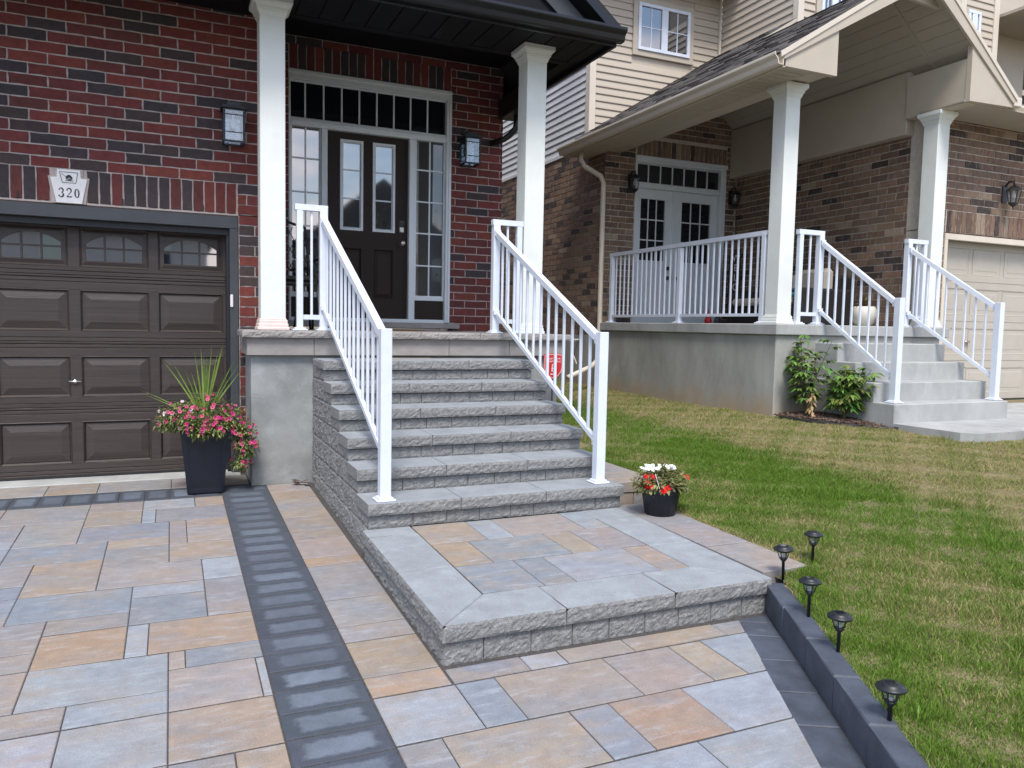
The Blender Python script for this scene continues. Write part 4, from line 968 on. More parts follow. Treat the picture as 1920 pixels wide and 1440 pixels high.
tips = [(-.20,.40),(-.27,.44),(-.13,.36),(-.06,.44),(-.02,.46),(.02,.40),(.05,.48),(.09,.44),(.13,.50),(.12,.46),(.20,.42),(.23,.40),(-.42,.25),(-.40,.22),(0,.42),(.03,.36),(-.08,.32),(.26,.36),(.07,.38),(.16,.34)]
for tx, tz in tips:
    tx, tz = tx*TS*.9, tz*TS; ty = random.uniform(-.12, .1); n = 7; w = .017; V = []; F = []
    c = jit(random.choice(((.17,.25,.05),(.21,.29,.07),(.13,.20,.04))), .12)
    for i in range(n):
        k = i/(n-1); q = top+Vector((tx*(k**1.15)*.95, -.02+ty*k, .02+tz*(k-.14*k*k*abs(tx)*2))); ww = w*(1-k**2.2)+.0006
        V += [q+Vector((-ww/2, 0, 0)), q+Vector((0, .003, 0)), q+Vector((ww/2, 0, 0))]
    for i in range(n-1): a = 3*i; F += [(a, a+1, a+4, a+3), (a+1, a+2, a+5, a+4)]
    sp.add(V, F, c)
for tx, ty, tz in ((.45,-.1,.22),(.40,-.1,.26),(-.36,-.15,-.04),(-.35,-.15,.08),(-.30,-.16,-.12),(.22,-.2,.05)):
    sp.tube([top+Vector((tx*k, ty*k, tz*k+.10*math.sin(k*3.1))) for k in (.2, .4, .6, .8, 1)], [.0022, .002, .0016, .0012, .0006], 4, (.10, .09, .05))
sp.build('spike_leaves', 'leaf', pt)
# round flower pot
Q0 = Vector((4.105, -2.845, zs(-2.84)))
p2 = thing('flower_pot', 'small round black pot of white and red flowers beside the lowest stone step', 'flower pot', loc=Q0)
mb = MB(); n = 64; prof = [(.092, 0), (.105, .005), (.128, .14), (.134, .162), (.140, .165), (.142, .195), (.132, .196), (.125, .16)]
V = []
for i, (r, z) in enumerate(prof):
    for k in range(n): rr = r*(1+(.018*math.cos(k*math.pi/2) if 0 < i < 3 else 0)); V.append((Q0.x+rr*math.cos(2*math.pi*k/n), Q0.y+rr*math.sin(2*math.pi*k/n), Q0.z+z))
mb.add(V, [(i*n+k, i*n+(k+1) % n, i*n+n+(k+1) % n, i*n+n+k) for i in range(len(prof)-1) for k in range(n)]+[tuple(range(n))[::-1], tuple(range((len(prof)-1)*n, len(prof)*n))]); mb.build('pot', 'pot_navy', p2, smooth=True)
fo = MB(); fl = p2; top = Q0+Vector((0, 0, .197))
for _ in range(900):
    d = rv().normalized(); d.z = abs(d.z); q = Vector((d.x*.21, d.y*.17, d.z*.125+.005))*random.uniform(.45, 1.05)
    if abs(d.x) > .6 and random.random() < .5: q.z -= random.uniform(0, .07)
    leaf(fo, top+q, d+rv(.45), (0, 0, 1), random.uniform(.026, .05), random.uniform(.016, .026), jit(random.choice(((.12,.14,.04),(.09,.115,.035),(.17,.175,.06),(.14,.10,.05),(.20,.20,.08))), .2), .35)
for _ in range(70):
    a = random.uniform(0, 2*math.pi); k = random.uniform(.95, 1.2); q = top+Vector((math.cos(a)*.135*k, math.sin(a)*.135*k-.0, .01)); leaf(fo, q, (math.cos(a), math.sin(a), -.6), (0, 0, 1), .05, .03, jit((.16,.16,.06), .2), .3)
fo.build('foliage', 'leaf', p2)
for _ in range(60):
    x = random.choice((random.gauss(-.06, .045), random.gauss(.10, .022))); flower(fl, top+Vector((x-.03, random.uniform(-.06, .05), .130+random.uniform(-.02, .015))), (0, -.5, 1), .015, (.78, .80, .78))
for c in ((-.155,-.08,.03),(-.165,-.07,.05),(-.145,-.09,.015),(-.135,-.07,.085),(-.15,-.05,.075),(-.09,-.15,-.0),(-.085,-.15,.012),(-.045,-.155,.018),(-.04,-.15,.005),(.195,-.02,.05),(-.16,-.06,.015)):
    for _ in range(2): flower(fl, top+Vector(c)+rv(.007), (c[0], -.6, .4), .020, jit((.55, .012, .015), .15))
MB().bar(top+Vector((-.10, -.13, .01)), top+Vector((-.125, -.11, .11)), .008, .003).build('plant_label', 'sign_white', p2)
# ------------------------------------------------------------------ security sign
sg = thing('security_sign', 'red shield security sign on a grey stake behind the right stair railing', 'sign', loc=(4.33, -.72, .2))
def shield(w, h, x, z):
    return [(x-w/2, z+h*.5), (x-w*.25, z+h*.53), (x, z+h*.54), (x+w*.25, z+h*.53), (x+w/2, z+h*.5), (x+w/2, z-h*.05), (x+w*.44, z-h*.22), (x+w*.3, z-h*.37), (x+w*.13, z-h*.46), (x, z-h*.5), (x-w*.13, z-h*.46), (x-w*.3, z-h*.37), (x-w*.44, z-h*.22), (x-w/2, z-h*.05)]
SXc, SZc = 4.322, .945
MB().prism(shield(.20, .235, SXc, SZc), 'y', -.725, -.718).build('plate', 'sign_red', sg)
o = MB(); s1, s2 = shield(.186, .22, SXc, SZc), shield(.178, .212, SXc, SZc); k = len(s1)
V = [(q[0], -.7262, q[1]) for q in s1]+[(q[0], -.7262, q[1]) for q in s2]; o.add(V, [(i, (i+1) % k, k+(i+1) % k, k+i) for i in range(k)]); o.build('border_line', 'sign_white', sg)
def text(body, size, x, z, y, mat, parent, nm='lettering'):
    cu = bpy.data.curves.new('t', 'FONT'); cu.body = body; cu.size = size; cu.align_x = 'CENTER'; cu.align_y = 'CENTER'
    ob = bpy.data.objects.new('t', cu); COL.objects.link(ob); bpy.context.view_layer.update()
    me = bpy.data.meshes.new_from_object(ob.evaluated_get(bpy.context.evaluated_depsgraph_get())); bpy.data.objects.remove(ob); me.materials.clear()
    me.transform(Matrix.Translation((x, y, z)) @ Matrix.Rotation(math.pi/2, 4, 'X')); return link(nm, me, mat, parent)
text('SMART HOME', .024, SXc, SZc+.075, -.7265, 'sign_white', sg); text('MONITORING', .024, SXc, SZc+.049, -.7265, 'sign_white', sg)
lk = MB(); lk.box(SXc-.019, SXc+.019, -.7285, -.726, SZc-.045, SZc-.010); 
ribbon(lk, [(SXc-.013, SZc-.012), (SXc-.013, SZc+.008)]+arcp(SXc, SZc+.008, .013, .014, 180, 0, 8)+[(SXc+.013, SZc-.012)], [.006]*12, -.7285, -.726); lk.build('padlock_symbol', 'sign_white', sg)
B('padlock_keyhole', 'sign_red', sg, SXc-.009, SXc+.009, -.7292, -.728, SZc-.037, SZc-.018, 0); B('lettering', 'sign_white', sg, SXc-.03, SXc+.03, -.7268, -.726, SZc-.074, SZc-.066, 0)
B('stake', 'trim_charcoal', sg, SXc-.008, SXc+.008, -.716, -.704, .1, SZc+.05, .002)
# ------------------------------------------------------------------ solar path lights
def solar(label, x, y, z, lean=0.0, h=.20, face=0.0):
    t_ = thing('solar_light', label, 'path light', 'black solar lights along the lawn edge', loc=(0, 0, 0))
    MB().lathe([(.009,-.1),(.009,h-.075),(.016,h-.07),(.016,h-.062)], (0,0,0), 10).build('stem', 'black_metal', t_, smooth=True)
    MB().lathe([(.020,h-.064),(.024,h-.058),(.022,h-.052),(.0,h-.052)], (0,0,0), 16).build('lamp_base', 'black_metal', t_, smooth=True)
    MB().lathe([(.021,h-.052),(.036,h-.004)], (0,0,0), 20, cap=False).build('lamp_glass', 'glass_clear', t_, smooth=True)
    MB().lathe([(0,h-.05),(.010,h-.05),(.011,h-.044),(.006,h-.038),(0,h-.038)], (0,0,0), 10).build('diode', 'sign_white', t_)
    for k in range(6):
        a = 2*math.pi*k/6+.3; MB().tube([(.022*math.cos(a),.022*math.sin(a),h-.056),(.039*math.cos(a),.039*math.sin(a),h-.002)], .0026, 5).build('rib', 'black_metal', t_)
    rg = MB(); rg.tube([(.034*math.cos(2*math.pi*k/20), .034*math.sin(2*math.pi*k/20), h-.013) for k in range(21)], .002, 5); rg.build('ring', 'black_metal', t_)
    MB().lathe([(.040,h-.006),(.058,h-.004),(.060,h+.002),(.056,h+.008),(.043,h+.012),(.041,h+.016),(.038,h+.020),(.0,h+.023)], (0,0,0), 32).build('cap', 'black_metal', t_, smooth=True)
    pn = MB().box(-.019, .019, -.019, .019, h+.021, h+.0245, .001).build('solar_panel', 'glass_dim', t_)
    t_.location = (x, y, z); t_.rotation_euler = (lean, random.uniform(-.05, .05), face); t_.scale = (.88, .88, .88)
    return t_
SL = [('solar light at the landing corner, beside the far end of the dark kerb', 4.0, -4.145, .195), ('solar light standing alone in the grass at the far end of the row', 4.30, -4.05, .185), ('solar light behind the second kerb block from the landing', 3.765, -4.565, .20), ('solar light in the middle of the kerb row, beside the tuft of long grass', 3.60, -4.90, .186), ('nearest solar light behind the kerb, its stem mostly hidden', 3.335, -5.385, .150)]
for lab, x, y, h in SL: solar('black '+lab, x, y, float(lz(x, y)), 0, h, random.uniform(0, 2))
# a dry leaf and a piece of bark left on the ground
lfm = MB(); 
for k in range(6): leaf(lfm, (2.02+random.uniform(-.03, .03), -.62+random.uniform(-.02, .02), gz(-.62)+.012+.004*k), rv()*Vector((1, 1, .15)), (0, 0, 1), .09, .05, jit((.085,.05,.04), .3), -.1)
tag(lfm.build('dry_leaf', 'leaf'), 'crumpled brown dry leaf at the foot of the concrete porch wall', 'leaf')
ml = MB(); leaf(ml, (3.83, -4.33, gz(-4.33)+.008), (-.6, -.5, .2), (0, 0, 1), .05, .022, (.28, .13, .05)); leaf(ml, (3.85, -4.31, gz(-4.33)+.006), (.2, -.6, .1), (0, 0, 1), .035, .02, (.25, .12, .05))
tag(ml.build('fallen_leaf', 'leaf'), 'small orange fallen leaf on the dark border beside the kerb', 'leaf')
# ------------------------------------------------------------------ neighbouring house
nb = thing('neighbouring_house', 'tan brick and beige siding house with gabled porch, right of the red brick house', 'house', loc=(8.5, 2.0, .45))
NX, NYD, NXW, NYG = 6.95, 2.92, 9.40, -.57
cN = []
wd = MB(); wd.box(NX+.01, 7.50, NYD+.01, NYD+.25, 1.2, 4.1); wd.box(9.2, NXW, NYD+.01, NYD+.25, 1.2, 4.6); wd.prism([(7.50,3.93),(9.2,3.93),(9.2,4.9),(8.4,5.0),(7.50,4.5)], 'y', NYD+.01, NYD+.25)
wd_ = wd.build('wall', 'mortar_tan', nb)
lay(wd_, [q for q in rows(NX, NXW, 1.40, 4.95, 1.40, [(7.49, 9.205, 1.3, 4.2)])+soldiers(7.49, 9.2, 3.935, 4.2) if q[1]+.05 < 4.035+.60*(q[0]-6.50)-.06], 'y', NYD+.006, pick_tan, 'brick_tan', 0, cN)
ws = MB().box(NXW+.01, NXW+.3, NYG+.25, NYD+.2, 1.2, 4.3).build('wall', 'mortar_tan', nb)
lay(ws, rows(NYG+.02, NYD-.005, 1.40, 3.80, 1.40, []), 'x', NXW+.006, pick_tan, 'brick_tan', 0, cN)
wg = MB(); wg.box(NXW, 9.785, NYG+.01, NYG+.25, .3, 2.6); wg.box(NXW, 14.6, NYG+.01, NYG+.25, 2.59, 4.2); wg_ = wg.build('wall', 'mortar_tan', nb)
lay(wg_, rows(NXW+.003, 12.2, .45, 4.0, 2.59, [(9.78, 14, 0, 2.857)])+soldiers(9.80, 12.2, 2.59, 2.857), 'y', NYG+.006, pick_tan, 'brick_tan', 0, cN)
wl = MB().box(NX+.01, NX+.28, NYD+.24, 9.0, 1.1, 4.2).build('wall', 'mortar_tan', nb)
lay(wl, rows(NYD+.005, 8.6, 1.20, 4.12, 1.20, []), 'x', NX+.006, pick_tan, 'brick_tan', 0, cN)
flush(cN, 300, 'brick_tan_attr')
B('lintel', 'bark', nb, 9.6, 14.4, NYG+.012, NYG+.2, 2.574, 2.588, 0)
# neighbour's garage door
ng = B('garage_door', 'garage_tan', nb, 9.75, 14.4, NYG+.15, NYG+.2, .47, 2.58, 0)
B('garage_trim', 'trim_light', nb, 9.785, 14.4, NYG-.002, NYG+.06, 2.50, 2.572, .003); B('garage_trim', 'trim_light', nb, 9.785, 9.84, NYG, NYG+.06, .47, 2.50, .003)
for i in range(4):
    z0 = .475+.51*i; z1 = z0+.506
    for j in range(6):
        x0 = 9.90+.62*j; GYs = GY; mb = MB(); raised(mb, x0, x0+.54, z0+.09, z1-.09, NYG+.146, .012, .05); mb.build('raised_panel', 'garage_tan', ng)
    sc_ = MB(); sc_.box(9.84, 14.3, NYG+.143, NYG+.15, z0+.002, z0+.085, .002); sc_.box(9.84, 14.3, NYG+.143, NYG+.15, z1-.085, z1, .002); sc_.build('door_section', 'garage_tan', ng)
B('bottom_seal', 'black_metal', ng, 9.8, 14.3, NYG+.14, NYG+.2, .445, .475, .002)
B('door_handle', 'nickel', ng, 10.43, 10.52, NYG+.11, NYG+.14, 1.22, 1.245, .006)
# slab, foundation, steps, walk
fo_ = B('foundation', 'concrete_old', nb, 6.925, 9.45, -.835, 3.1, 0, 1.285, .01); B('foundation', 'concrete_old', nb, NX+.002, 9.0, 3.1, 9, 0, 1.2, .004)
ps = B('porch_slab', 'concrete_pale', nb, 6.885, 9.56, -.875, 2.92, 1.283, 1.40, .008)
stp = None
for i, (yf, zt_) in enumerate(((-1.9, .63), (-1.65, .823), (-1.4, 1.015), (-1.15, 1.208))):
    xa, xb = (7.47, 9.16) if i < 2 else (7.475, 9.14)
    o = B('porch_step', 'concrete_pale', nb, xa+.002*i, xb-.003*i, yf, -.80, zt_-.2-(.3 if i == 0 else 0), zt_, .008)
wk = [(7.47,-1.86),(7.50,-2.58),(7.60,-2.68),(16,-2.48),(16,NYG+.2),(9.1,NYG+.2),(9.1,-1.86)]
struct(MB().prism(wk, 'z', .15, .442).build('footpath', 'concrete_pale'))
# double doors and transom
YN = NYD+.06; fr = MB()
fr.box(7.50, 9.205, YN-.05, YN+.1, 3.85, 3.935, .006); fr.box(7.485, 9.22, YN-.075, YN-.04, 3.89, 3.95, .008); fr.box(7.50, 7.54, YN-.04, YN+.1, 1.40, 3.85, .004); fr.box(9.10, 9.205, YN-.06, YN+.1, 1.40, 3.85, .008)
fr.box(7.54, 9.10, YN-.03, YN+.1, 3.47, 3.55, .006); fr.box(7.54, 9.10, YN-.02, YN+.1, 1.40, 1.53, .004); fr.box(8.23, 8.285, YN, YN+.1, 1.53, 3.47, .004); nf = fr.build('entry_frame', 'frame_white', nb)
mt = MB(); xt = [7.54+.222*i for i in range(8)]; xt[-1] = 9.10
for x in xt[1:-1]: mt.box(x-.010, x+.010, YN, YN+.03, 3.55, 3.85, .002)
mt.box(7.54, 9.10, YN, YN+.03, 3.545, 3.565); mt.box(7.54, 9.10, YN, YN+.03, 3.835, 3.855)
ntw = mt.build('transom_window', 'frame_white', nb)
for i in range(7): MB().box(xt[i], xt[i+1], YN+.016, YN+.02, 3.55, 3.85).build('pane', 'glass_dim', ntw)
for x0, x1, kx in ((7.545, 8.235, 1), (8.28, 9.095, -1)):
    gx0, gx1, gz0, gz1 = x0+.10, x1-.14, 2.38, 3.32
    if kx < 0: gx0, gx1 = x0+.13, x1-.13
    d_ = MB(); d_.box(x0, gx0, YN+.02, YN+.06, 1.53, 3.47); d_.box(gx1, x1, YN+.02, YN+.06, 1.53, 3.47); d_.box(gx0, gx1, YN+.02, YN+.06, 1.53, gz0); d_.box(gx0, gx1, YN+.02, YN+.06, gz1, 3.47)
    for i in (1, 2): x = gx0+(gx1-gx0)*i/3; d_.box(x-.009, x+.009, YN+.028, YN+.045, gz0, gz1)
    for i in (1, 2): z = gz0+(gz1-gz0)*i/3; d_.box(gx0, gx1, YN+.0285, YN+.045, z-.009, z+.009)
    d_.box(gx0-.03, gx1+.03, YN+.008, YN+.02, gz0-.03, gz0, .003); d_.box(gx0-.03, gx1+.03, YN+.008, YN+.02, gz1, gz1+.03, .003); d_.box(gx0-.03, gx0, YN+.008, YN+.02, gz0, gz1, .003); d_.box(gx1, gx1+.03, YN+.008, YN+.02, gz0, gz1, .003)
    dd = d_.build('front_door', 'frame_white', nb)
    for i in range(3):
        for j in range(3): MB().box(gx0+(gx1-gx0)*i/3, gx0+(gx1-gx0)*(i+1)/3, YN+.038, YN+.042, gz0+(gz1-gz0)*j/3, gz0+(gz1-gz0)*(j+1)/3).build('pane', 'glass_dim', dd)
    hx = x1-.07 if kx > 0 else x0+.06
    for z in (2.12, 2.27) if kx > 0 else (2.12,):
        h_ = MB(); h_.prism([(hx+.03*math.cos(k*.5236), z+.03*math.sin(k*.5236)) for k in range(12)], 'y', YN-.03, YN+.02); h_.build('door_knob', 'black_metal', dd)
    mb = MB(); raised(mb, gx0, gx1, 1.62, 2.22, YN+.018, .01, .03); mb.build('raised_panel', 'frame_white', dd)
# porch columns, beam, gabled roof
column(nb, 7.06, -.69, 1.40, 3.93, .192); column(nb, 9.355, -.70, 1.40, 3.93, .195)
B('beam', 'trim_tan', nb, 9.26, NXW+.004, -.35, NYD, 3.75, 4.50, .004); B('beam', 'trim_tan', nb, 9.235, 9.42, -1.13, -.35, 3.93, 4.42, .004)
B('beam', 'trim_tan', nb, 6.95, 7.22, -1.13, NYD, 3.945, 4.25, .004)
EX, EZ, SLP, RX = 6.50, 4.035, .635, 8.50
RZ = EZ+SLP*(RX-EX); EX2 = 9.98; SL2 = (RZ-4.07)/(EX2-RX)
RY0 = -1.19; RYB = 1.685
def shingles(parent, x0, z0, x1, z1, y0, y1, nm='shingle_course', n=None):
    L = math.hypot(x1-x0, z1-z0); n = n or int(L/.135); d = Vector((x1-x0, 0, z1-z0))/n; nr = Vector((-(z1-z0), 0, x1-x0)).normalized()
    if nr.z < 0: nr = -nr
    for i in range(n):
        mb = MB(); a = Vector((x0, 0, z0))+d*i-d*.06; b = Vector((x0, 0, z0))+d*(i+1.15)
        ys_ = []; y = y0
        while y < y1: ys_.append(y); y += random.uniform(.12, .32)
        ys_.append(y1)
        for p, q in zip(ys_, ys_[1:]):
            th = random.choice((.008, .012, .016)); e0 = random.uniform(0, .012)
            A0 = a+d.normalized()*e0; 
            V = [A0+nr*0, A0+nr*th, b+nr*.004, b]; 
            mb.add([(v.x, yy, v.z) for yy in (p, q) for v in V], [(0,1,2,3),(7,6,5,4),(1,0,4,5),(2,1,5,6),(3,2,6,7),(0,3,7,4)])
        mb.build(nm, 'shingle', parent)
rt_ = MB(); th = .05
def rplane(mb, x0, z0, x1, z1, y0, y1, t=.05):
    mb.add([(x0,y0,z0-t),(x0,y1,z0-t),(x1,y1,z1-t),(x1,y0,z1-t),(x0,y0,z0),(x0,y1,z0),(x1,y1,z1),(x1,y0,z1)], [(0,1,2,3),(7,6,5,4),(0,4,5,1),(1,5,6,2),(2,6,7,3),(3,7,4,0)])
rplane(rt_, EX, EZ, RX, RZ, RY0, 3.45); rplane(rt_, RX, RZ, 9.38, EZ+SLP*(9.38-EX), RYB, 3.45); rplane(rt_, EX2, 4.07, RX+.001, RZ, RY0, RYB)
roof = rt_.build('roof', 'trim_tan', nb)
shingles(roof, EX-.02, EZ+.002, RX, RZ+.002, RY0-.01, 3.445); shingles(roof, RX, RZ+.002, 9.375, EZ+SLP*(9.375-EX)+.002, RYB+.01, 3.445); shingles(roof, EX2+.02, 4.06, RX, RZ+.002, RY0-.01, RYB)
# ceiling planes under the roof, panels along Y
def cpanels(x0, z0, x1, z1, y0, y1, n):
    d = (x1-x0)/n, (z1-z0)/n
    for i in range(n):
        a = (x0+d[0]*(i+.02), z0+d[1]*(i+.02)); b = (x0+d[0]*(i+.98), z0+d[1]*(i+.98))
        MB().prism([a, b, (b[0], b[1]+.012), (a[0], a[1]+.012)], 'y', y0, y1).build('soffit_panel', 'soffit_tan', roof)
cb_ = -.13
cpanels(7.22, EZ+SLP*(7.22-EX)+cb_, RX, RZ+cb_, RY0+.03, NYD, 10); cpanels(RX, RZ+cb_, 9.40, RZ+cb_-SL2*(9.40-RX), RY0+.03, NYD, 8)
bk_ = MB(); bk_.add([(7.2,RY0+.05,EZ+SLP*.7+cb_+.016),(RX,RY0+.05,RZ+cb_+.016),(RX,NYD,RZ+cb_+.016),(7.2,NYD,EZ+SLP*.7+cb_+.016)], [(0,1,2,3)]); bk_.add([(RX,RY0+.05,RZ+cb_+.016),(9.45,RY0+.05,RZ+cb_+.016-SL2*(9.45-RX)),(9.45,NYD,RZ+cb_+.016-SL2*(9.45-RX)),(RX,NYD,RZ+cb_+.016)], [(0,1,2,3)])
bk_.build('soffit', 'wood_dark', roof)
cvr = MB(); ym = -.62
for a, b in (((7.22, EZ+SLP*.72+cb_-.008), (RX, RZ+cb_-.008)), ((RX, RZ+cb_-.008), (9.40, RZ+cb_-.008-SL2*(9.40-RX)))): cvr.bar((a[0], ym, a[1]), (b[0], ym, b[1]), .05, .012)
cvr.build('soffit_joint_cover', 'soffit_tan', roof)
y = RY0+.04
while y < 3.4:
    B('eave_panel', 'soffit_tan', roof, EX+.08, 6.95, y+.006, y+.088, 3.921, 3.94, .006); y += .096
B('eave_board', 'wood_dark', roof, EX+.07, 6.96, RY0+.05, 3.44, 3.941, 3.95, 0)
# rake boards, returns
MB().prism([(EX-.02,EZ-.02),(EX+.02,EZ-.06-.0),(RX,RZ-.235),(RX,RZ+.0)], 'y', RY0-.02, RY0+.01).build('rake_board', 'trim_tan', nb)
MB().prism([(EX2+.02,4.05),(RX,RZ),(RX,RZ-.235),(EX2-.03,4.0)], 'y', RY0-.021, RY0+.009).build('rake_board', 'trim_tan', nb)
MB().prism([(EX-.03,EZ+.005),(RX,RZ+.0),(RX,RZ-.05),(EX-.02,EZ-.045)], 'y', RY0-.032, RY0-.02).build('rake_moulding', 'trim_light', nb)
MB().prism([(EX2+.03,4.075),(RX,RZ+.0),(RX,RZ-.05),(EX2+.02,4.025)], 'y', RY0-.033, RY0-.021).build('rake_moulding', 'trim_light', nb)
MB().prism([(EX+.02,3.92),(7.235,3.92),(7.235,EZ+SLP*(7.235-EX)-.06),(EX+.02,EZ-.03)], 'y', RY0, RY0+.06).build('gable_return', 'trim_tan', nb)
MB().prism([(9.23,3.94),(EX2-.02,3.96),(EX2-.02,4.03),(9.23,RZ-SL2*(9.23-RX)-.06)], 'y', RY0, RY0+.06).build('gable_return', 'trim_tan', nb)
MB().prism([(RX-.42,RZ-.36),(RX+.36,RZ-.40),(RX,RZ-.10),(RX-.4,RZ-.33)], 'y', RY0+.12, RY0+.16).build('gable_tie', 'trim_tan', nb)
B('soffit', 'soffit_tan', nb, 9.22, 15, RY0+.06, NYG+.02, 3.945, 3.965, 0)
gutter(nb, (EX+.02, RY0-.02), (EX+.02, 3.45), (-1, 0), EZ-.115, .115, .115, 'trim_light'); gutter(nb, (EX2, RY0+.25), (15, RY0+.25), (0, -1), 3.95, .115, .115, 'trim_light'); B('gutter_end', 'trim_light', nb, EX2-.01, EX2+.12, RY0-.02, RY0+.2, 3.97, 4.08, .01)
B('eave_fascia', 'trim_tan', nb, EX+.02, EX+.06, RY0, 3.45, 3.905, EZ-.01, .003)
# roof edge over the garage to the right
ga = MB(); rplane(ga, EX2-.3, 4.07, 15, 4.07, RY0+.22, RY0+.25); ga.build('garage_fascia', 'trim_tan', nb)
MB().add([(9.9,RY0+.2,4.08),(15,RY0+.2,4.08),(15,1.685,5.3),(9.9,1.685,5.3)], [(0,1,2,3)]).build('garage_roof', 'shingle', nb)
# downspout with its extension on the ground
ds = [(6.60,3.02,3.92),(6.60,3.02,3.80),(6.64,2.98,3.70),(6.86,2.88,3.56),(6.90,2.86,3.46),(6.90,2.86,2.4),(6.90,2.86,.95),(6.88,2.84,.84),(6.70,2.74,.74),(6.22,2.55,.60)]
mb = MB(); mb.tube(ds, .038, 8); mb.build('downspout', 'trim_light', nb, smooth=True)
# upper storeys: siding boards
def siding(x0, x1, yw, z0, z1, axis, mat, holes=(), pitch=.111):
    if axis == 'y': w_ = MB().box(x0, x1, yw+.02, yw+.15, z0, z1)
    else: w_ = MB().box(yw+.02, yw+.15, x0, x1, z0, z1)
    w_ = w_.build('siding_wall', mat, nb); z = z0
    while z < z1-.02:
        b = min(z+pitch, z1); iv = [(x0, x1)]
        for a0_, a1_, b0_, b1_ in holes:
            if b0_ < b and b1_ > z:
                iv = [w for p, q in iv for w in ((p, min(q, a0_)), (max(p, a1_), q)) if w[1]-w[0] > .02]
        for p, q in iv:
            pr = [(yw+.02, z), (yw-.002, z+.003), (yw-.002, z+.014), (yw+.016, b+.001), (yw+.02, b+.001)]
            if axis == 'y': MB().prism(pr, 'x', p, q).build('siding_board', mat, w_)
            else:
                MB().prism(pr, 'y', p, q).build('siding_board', mat, w_)
        z += pitch
    return w_
siding(NX+.10, 9.36, 3.45, 4.05, 6.75, 'y', 'siding', [(7.69, 8.86, 5.60, 6.6)])
siding(3.50, 8.6, NX, 4.15, 6.9, 'x', 'siding_skylit_or_pale')  # sky light on this side wall is painted into its bluish white
siding(RYB+.10, 3.43, 9.38, 4.75, 6.75, 'x', 'siding'); siding(9.48, 12.80, RYB, 5.0, 7.4, 'y', 'siding', [(9.70, 10.40, 5.7, 7.0)])
siding(12.9, 13.6, RYB+.004, 4.9, 7.0, 'y', 'siding', [(12.88, 13.30, 5.96, 6.64)])
for a in ((NX-.01, NX+.10, 3.43, 3.56, 4.05, 6.9), (9.37, 9.48, RYB-.012, RYB+.10, 4.9, 7.2), (12.78, 12.90, RYB-.012, RYB+.12, 5.0, 7.3), (13.58, 13.70, RYB-.016, RYB+.12, 4.9, 7.0), (9.34, 9.37, 3.40, 3.45, 4.9, 6.75)): B('corner_board', 'trim_light', nb, *a, .004)
B('siding_starter', 'siding_skylit_or_pale', nb, NX-.015, NX+.02, 3.50, 8.6, 4.10, 4.16, .004)
B('upper_soffit', 'soffit_tan', nb, NX-.4, 9.4, 2.9, 3.5, 6.76, 6.80, 0); B('upper_soffit', 'soffit_tan', nb, 13.75, 18.0, 1.2, 4, 6.62, 6.67, 0); B('wing_wall', 'siding', nb, 13.72, 15.2, 2.2, 2.5, 4.5, 6.62, 0); B('upper_gable', 'siding', nb, 13.0, 20.0, 4.2, 4.4, 6.6, 10.5, 0)
gutter(nb, (13.72, 1.22), (18, 1.22), (0, -1), 6.62, .12, .12, 'trim_light')
def casement(x0, x1, z0, z1, yw, trim=.085):
    t_ = MB(); 
    t_.box(x0-trim, x1+trim, yw-.008, yw+.03, z1, z1+trim, .003); t_.box(x0-trim, x1+trim, yw-.008, yw+.03, z0-trim, z0, .003); t_.box(x0-trim, x0, yw-.008, yw+.03, z0, z1, .003); t_.box(x1, x1+trim, yw-.008, yw+.03, z0, z1, .003)
    wn = t_.build('window', 'trim_tan', nb); xm = (x0+x1)/2; f = MB()
    for p, q in ((x0, xm-.008), (xm+.008, x1)):
        f.box(p, q, yw-.03, yw+.02, z0, z0+.05, .004); f.box(p, q, yw-.03, yw+.02, z1-.05, z1, .004); f.box(p, p+.05, yw-.029, yw+.02, z0+.05, z1-.05, .003); f.box(q-.05, q, yw-.029, yw+.02, z0+.05, z1-.05, .003)
        f.box((p+q)/2-.008, (p+q)/2+.008, yw-.012, yw+.005, z0+.05, z1-.05, .002); f.box(p+.05, q-.05, yw-.0125, yw+.005, (z0+z1)/2-.008, (z0+z1)/2+.008, .002)
    f.box(xm-.012, xm+.012, yw-.034, yw, z0, z1, .003); ff = f.build('window_frame', 'white_metal', wn)
    for p, q in ((x0+.05, xm-.058), (xm+.058, x1-.05)):
        m_ = (p+q)/2; h_ = (z0+z1)/2
        for a, b in ((p, m_), (m_, q)):
            for c, d in ((z0+.05, h_), (h_, z1-.05)): MB().box(a, b, yw-.004, yw-.001, c, d).build('pane', 'glass', wn)
casement(7.775, 8.755, 5.70, 6.42, 3.43); casement(9.80, 10.30, 5.80, 6.9, RYB-.01); casement(12.94, 13.24, 6.0, 6.6, RYB-.006, .04)
# neighbour's railings
sr = thing('porch_railing', 'white metal railing along the open left side of the neighbouring porch', 'railing', loc=(7.0, 1.1, 1.40))
for y in (2.70, 1.02, -.52): post(sr, 7.0, y, 1.40, 2.40 if y != 1.02 else 2.36, .06)
rail(sr, (7.0, 2.74, 2.395), (7.0, -.57, 2.395), 'top_rail', .056, .05); rail(sr, (7.0, 2.70, 1.50), (7.0, -.52, 1.50), 'bottom_rail', .03, .034)
balusters(sr, (7.0, 2.70, 0), (7.0, 1.02, 0), (1.5, 1.5), (2.38, 2.38), 14); balusters(sr, (7.0, 1.02, 0), (7.0, -.52, 0), (1.5, 1.5), (2.38, 2.38), 13)
stair_rail('white metal railing on the left of the concrete porch steps, beside the leafy shrub', 7.535, -.78, 1.40, 7.25, 7.58, -1.80, .632, 1.01, 1.04, 8, 'railings on the concrete porch steps')
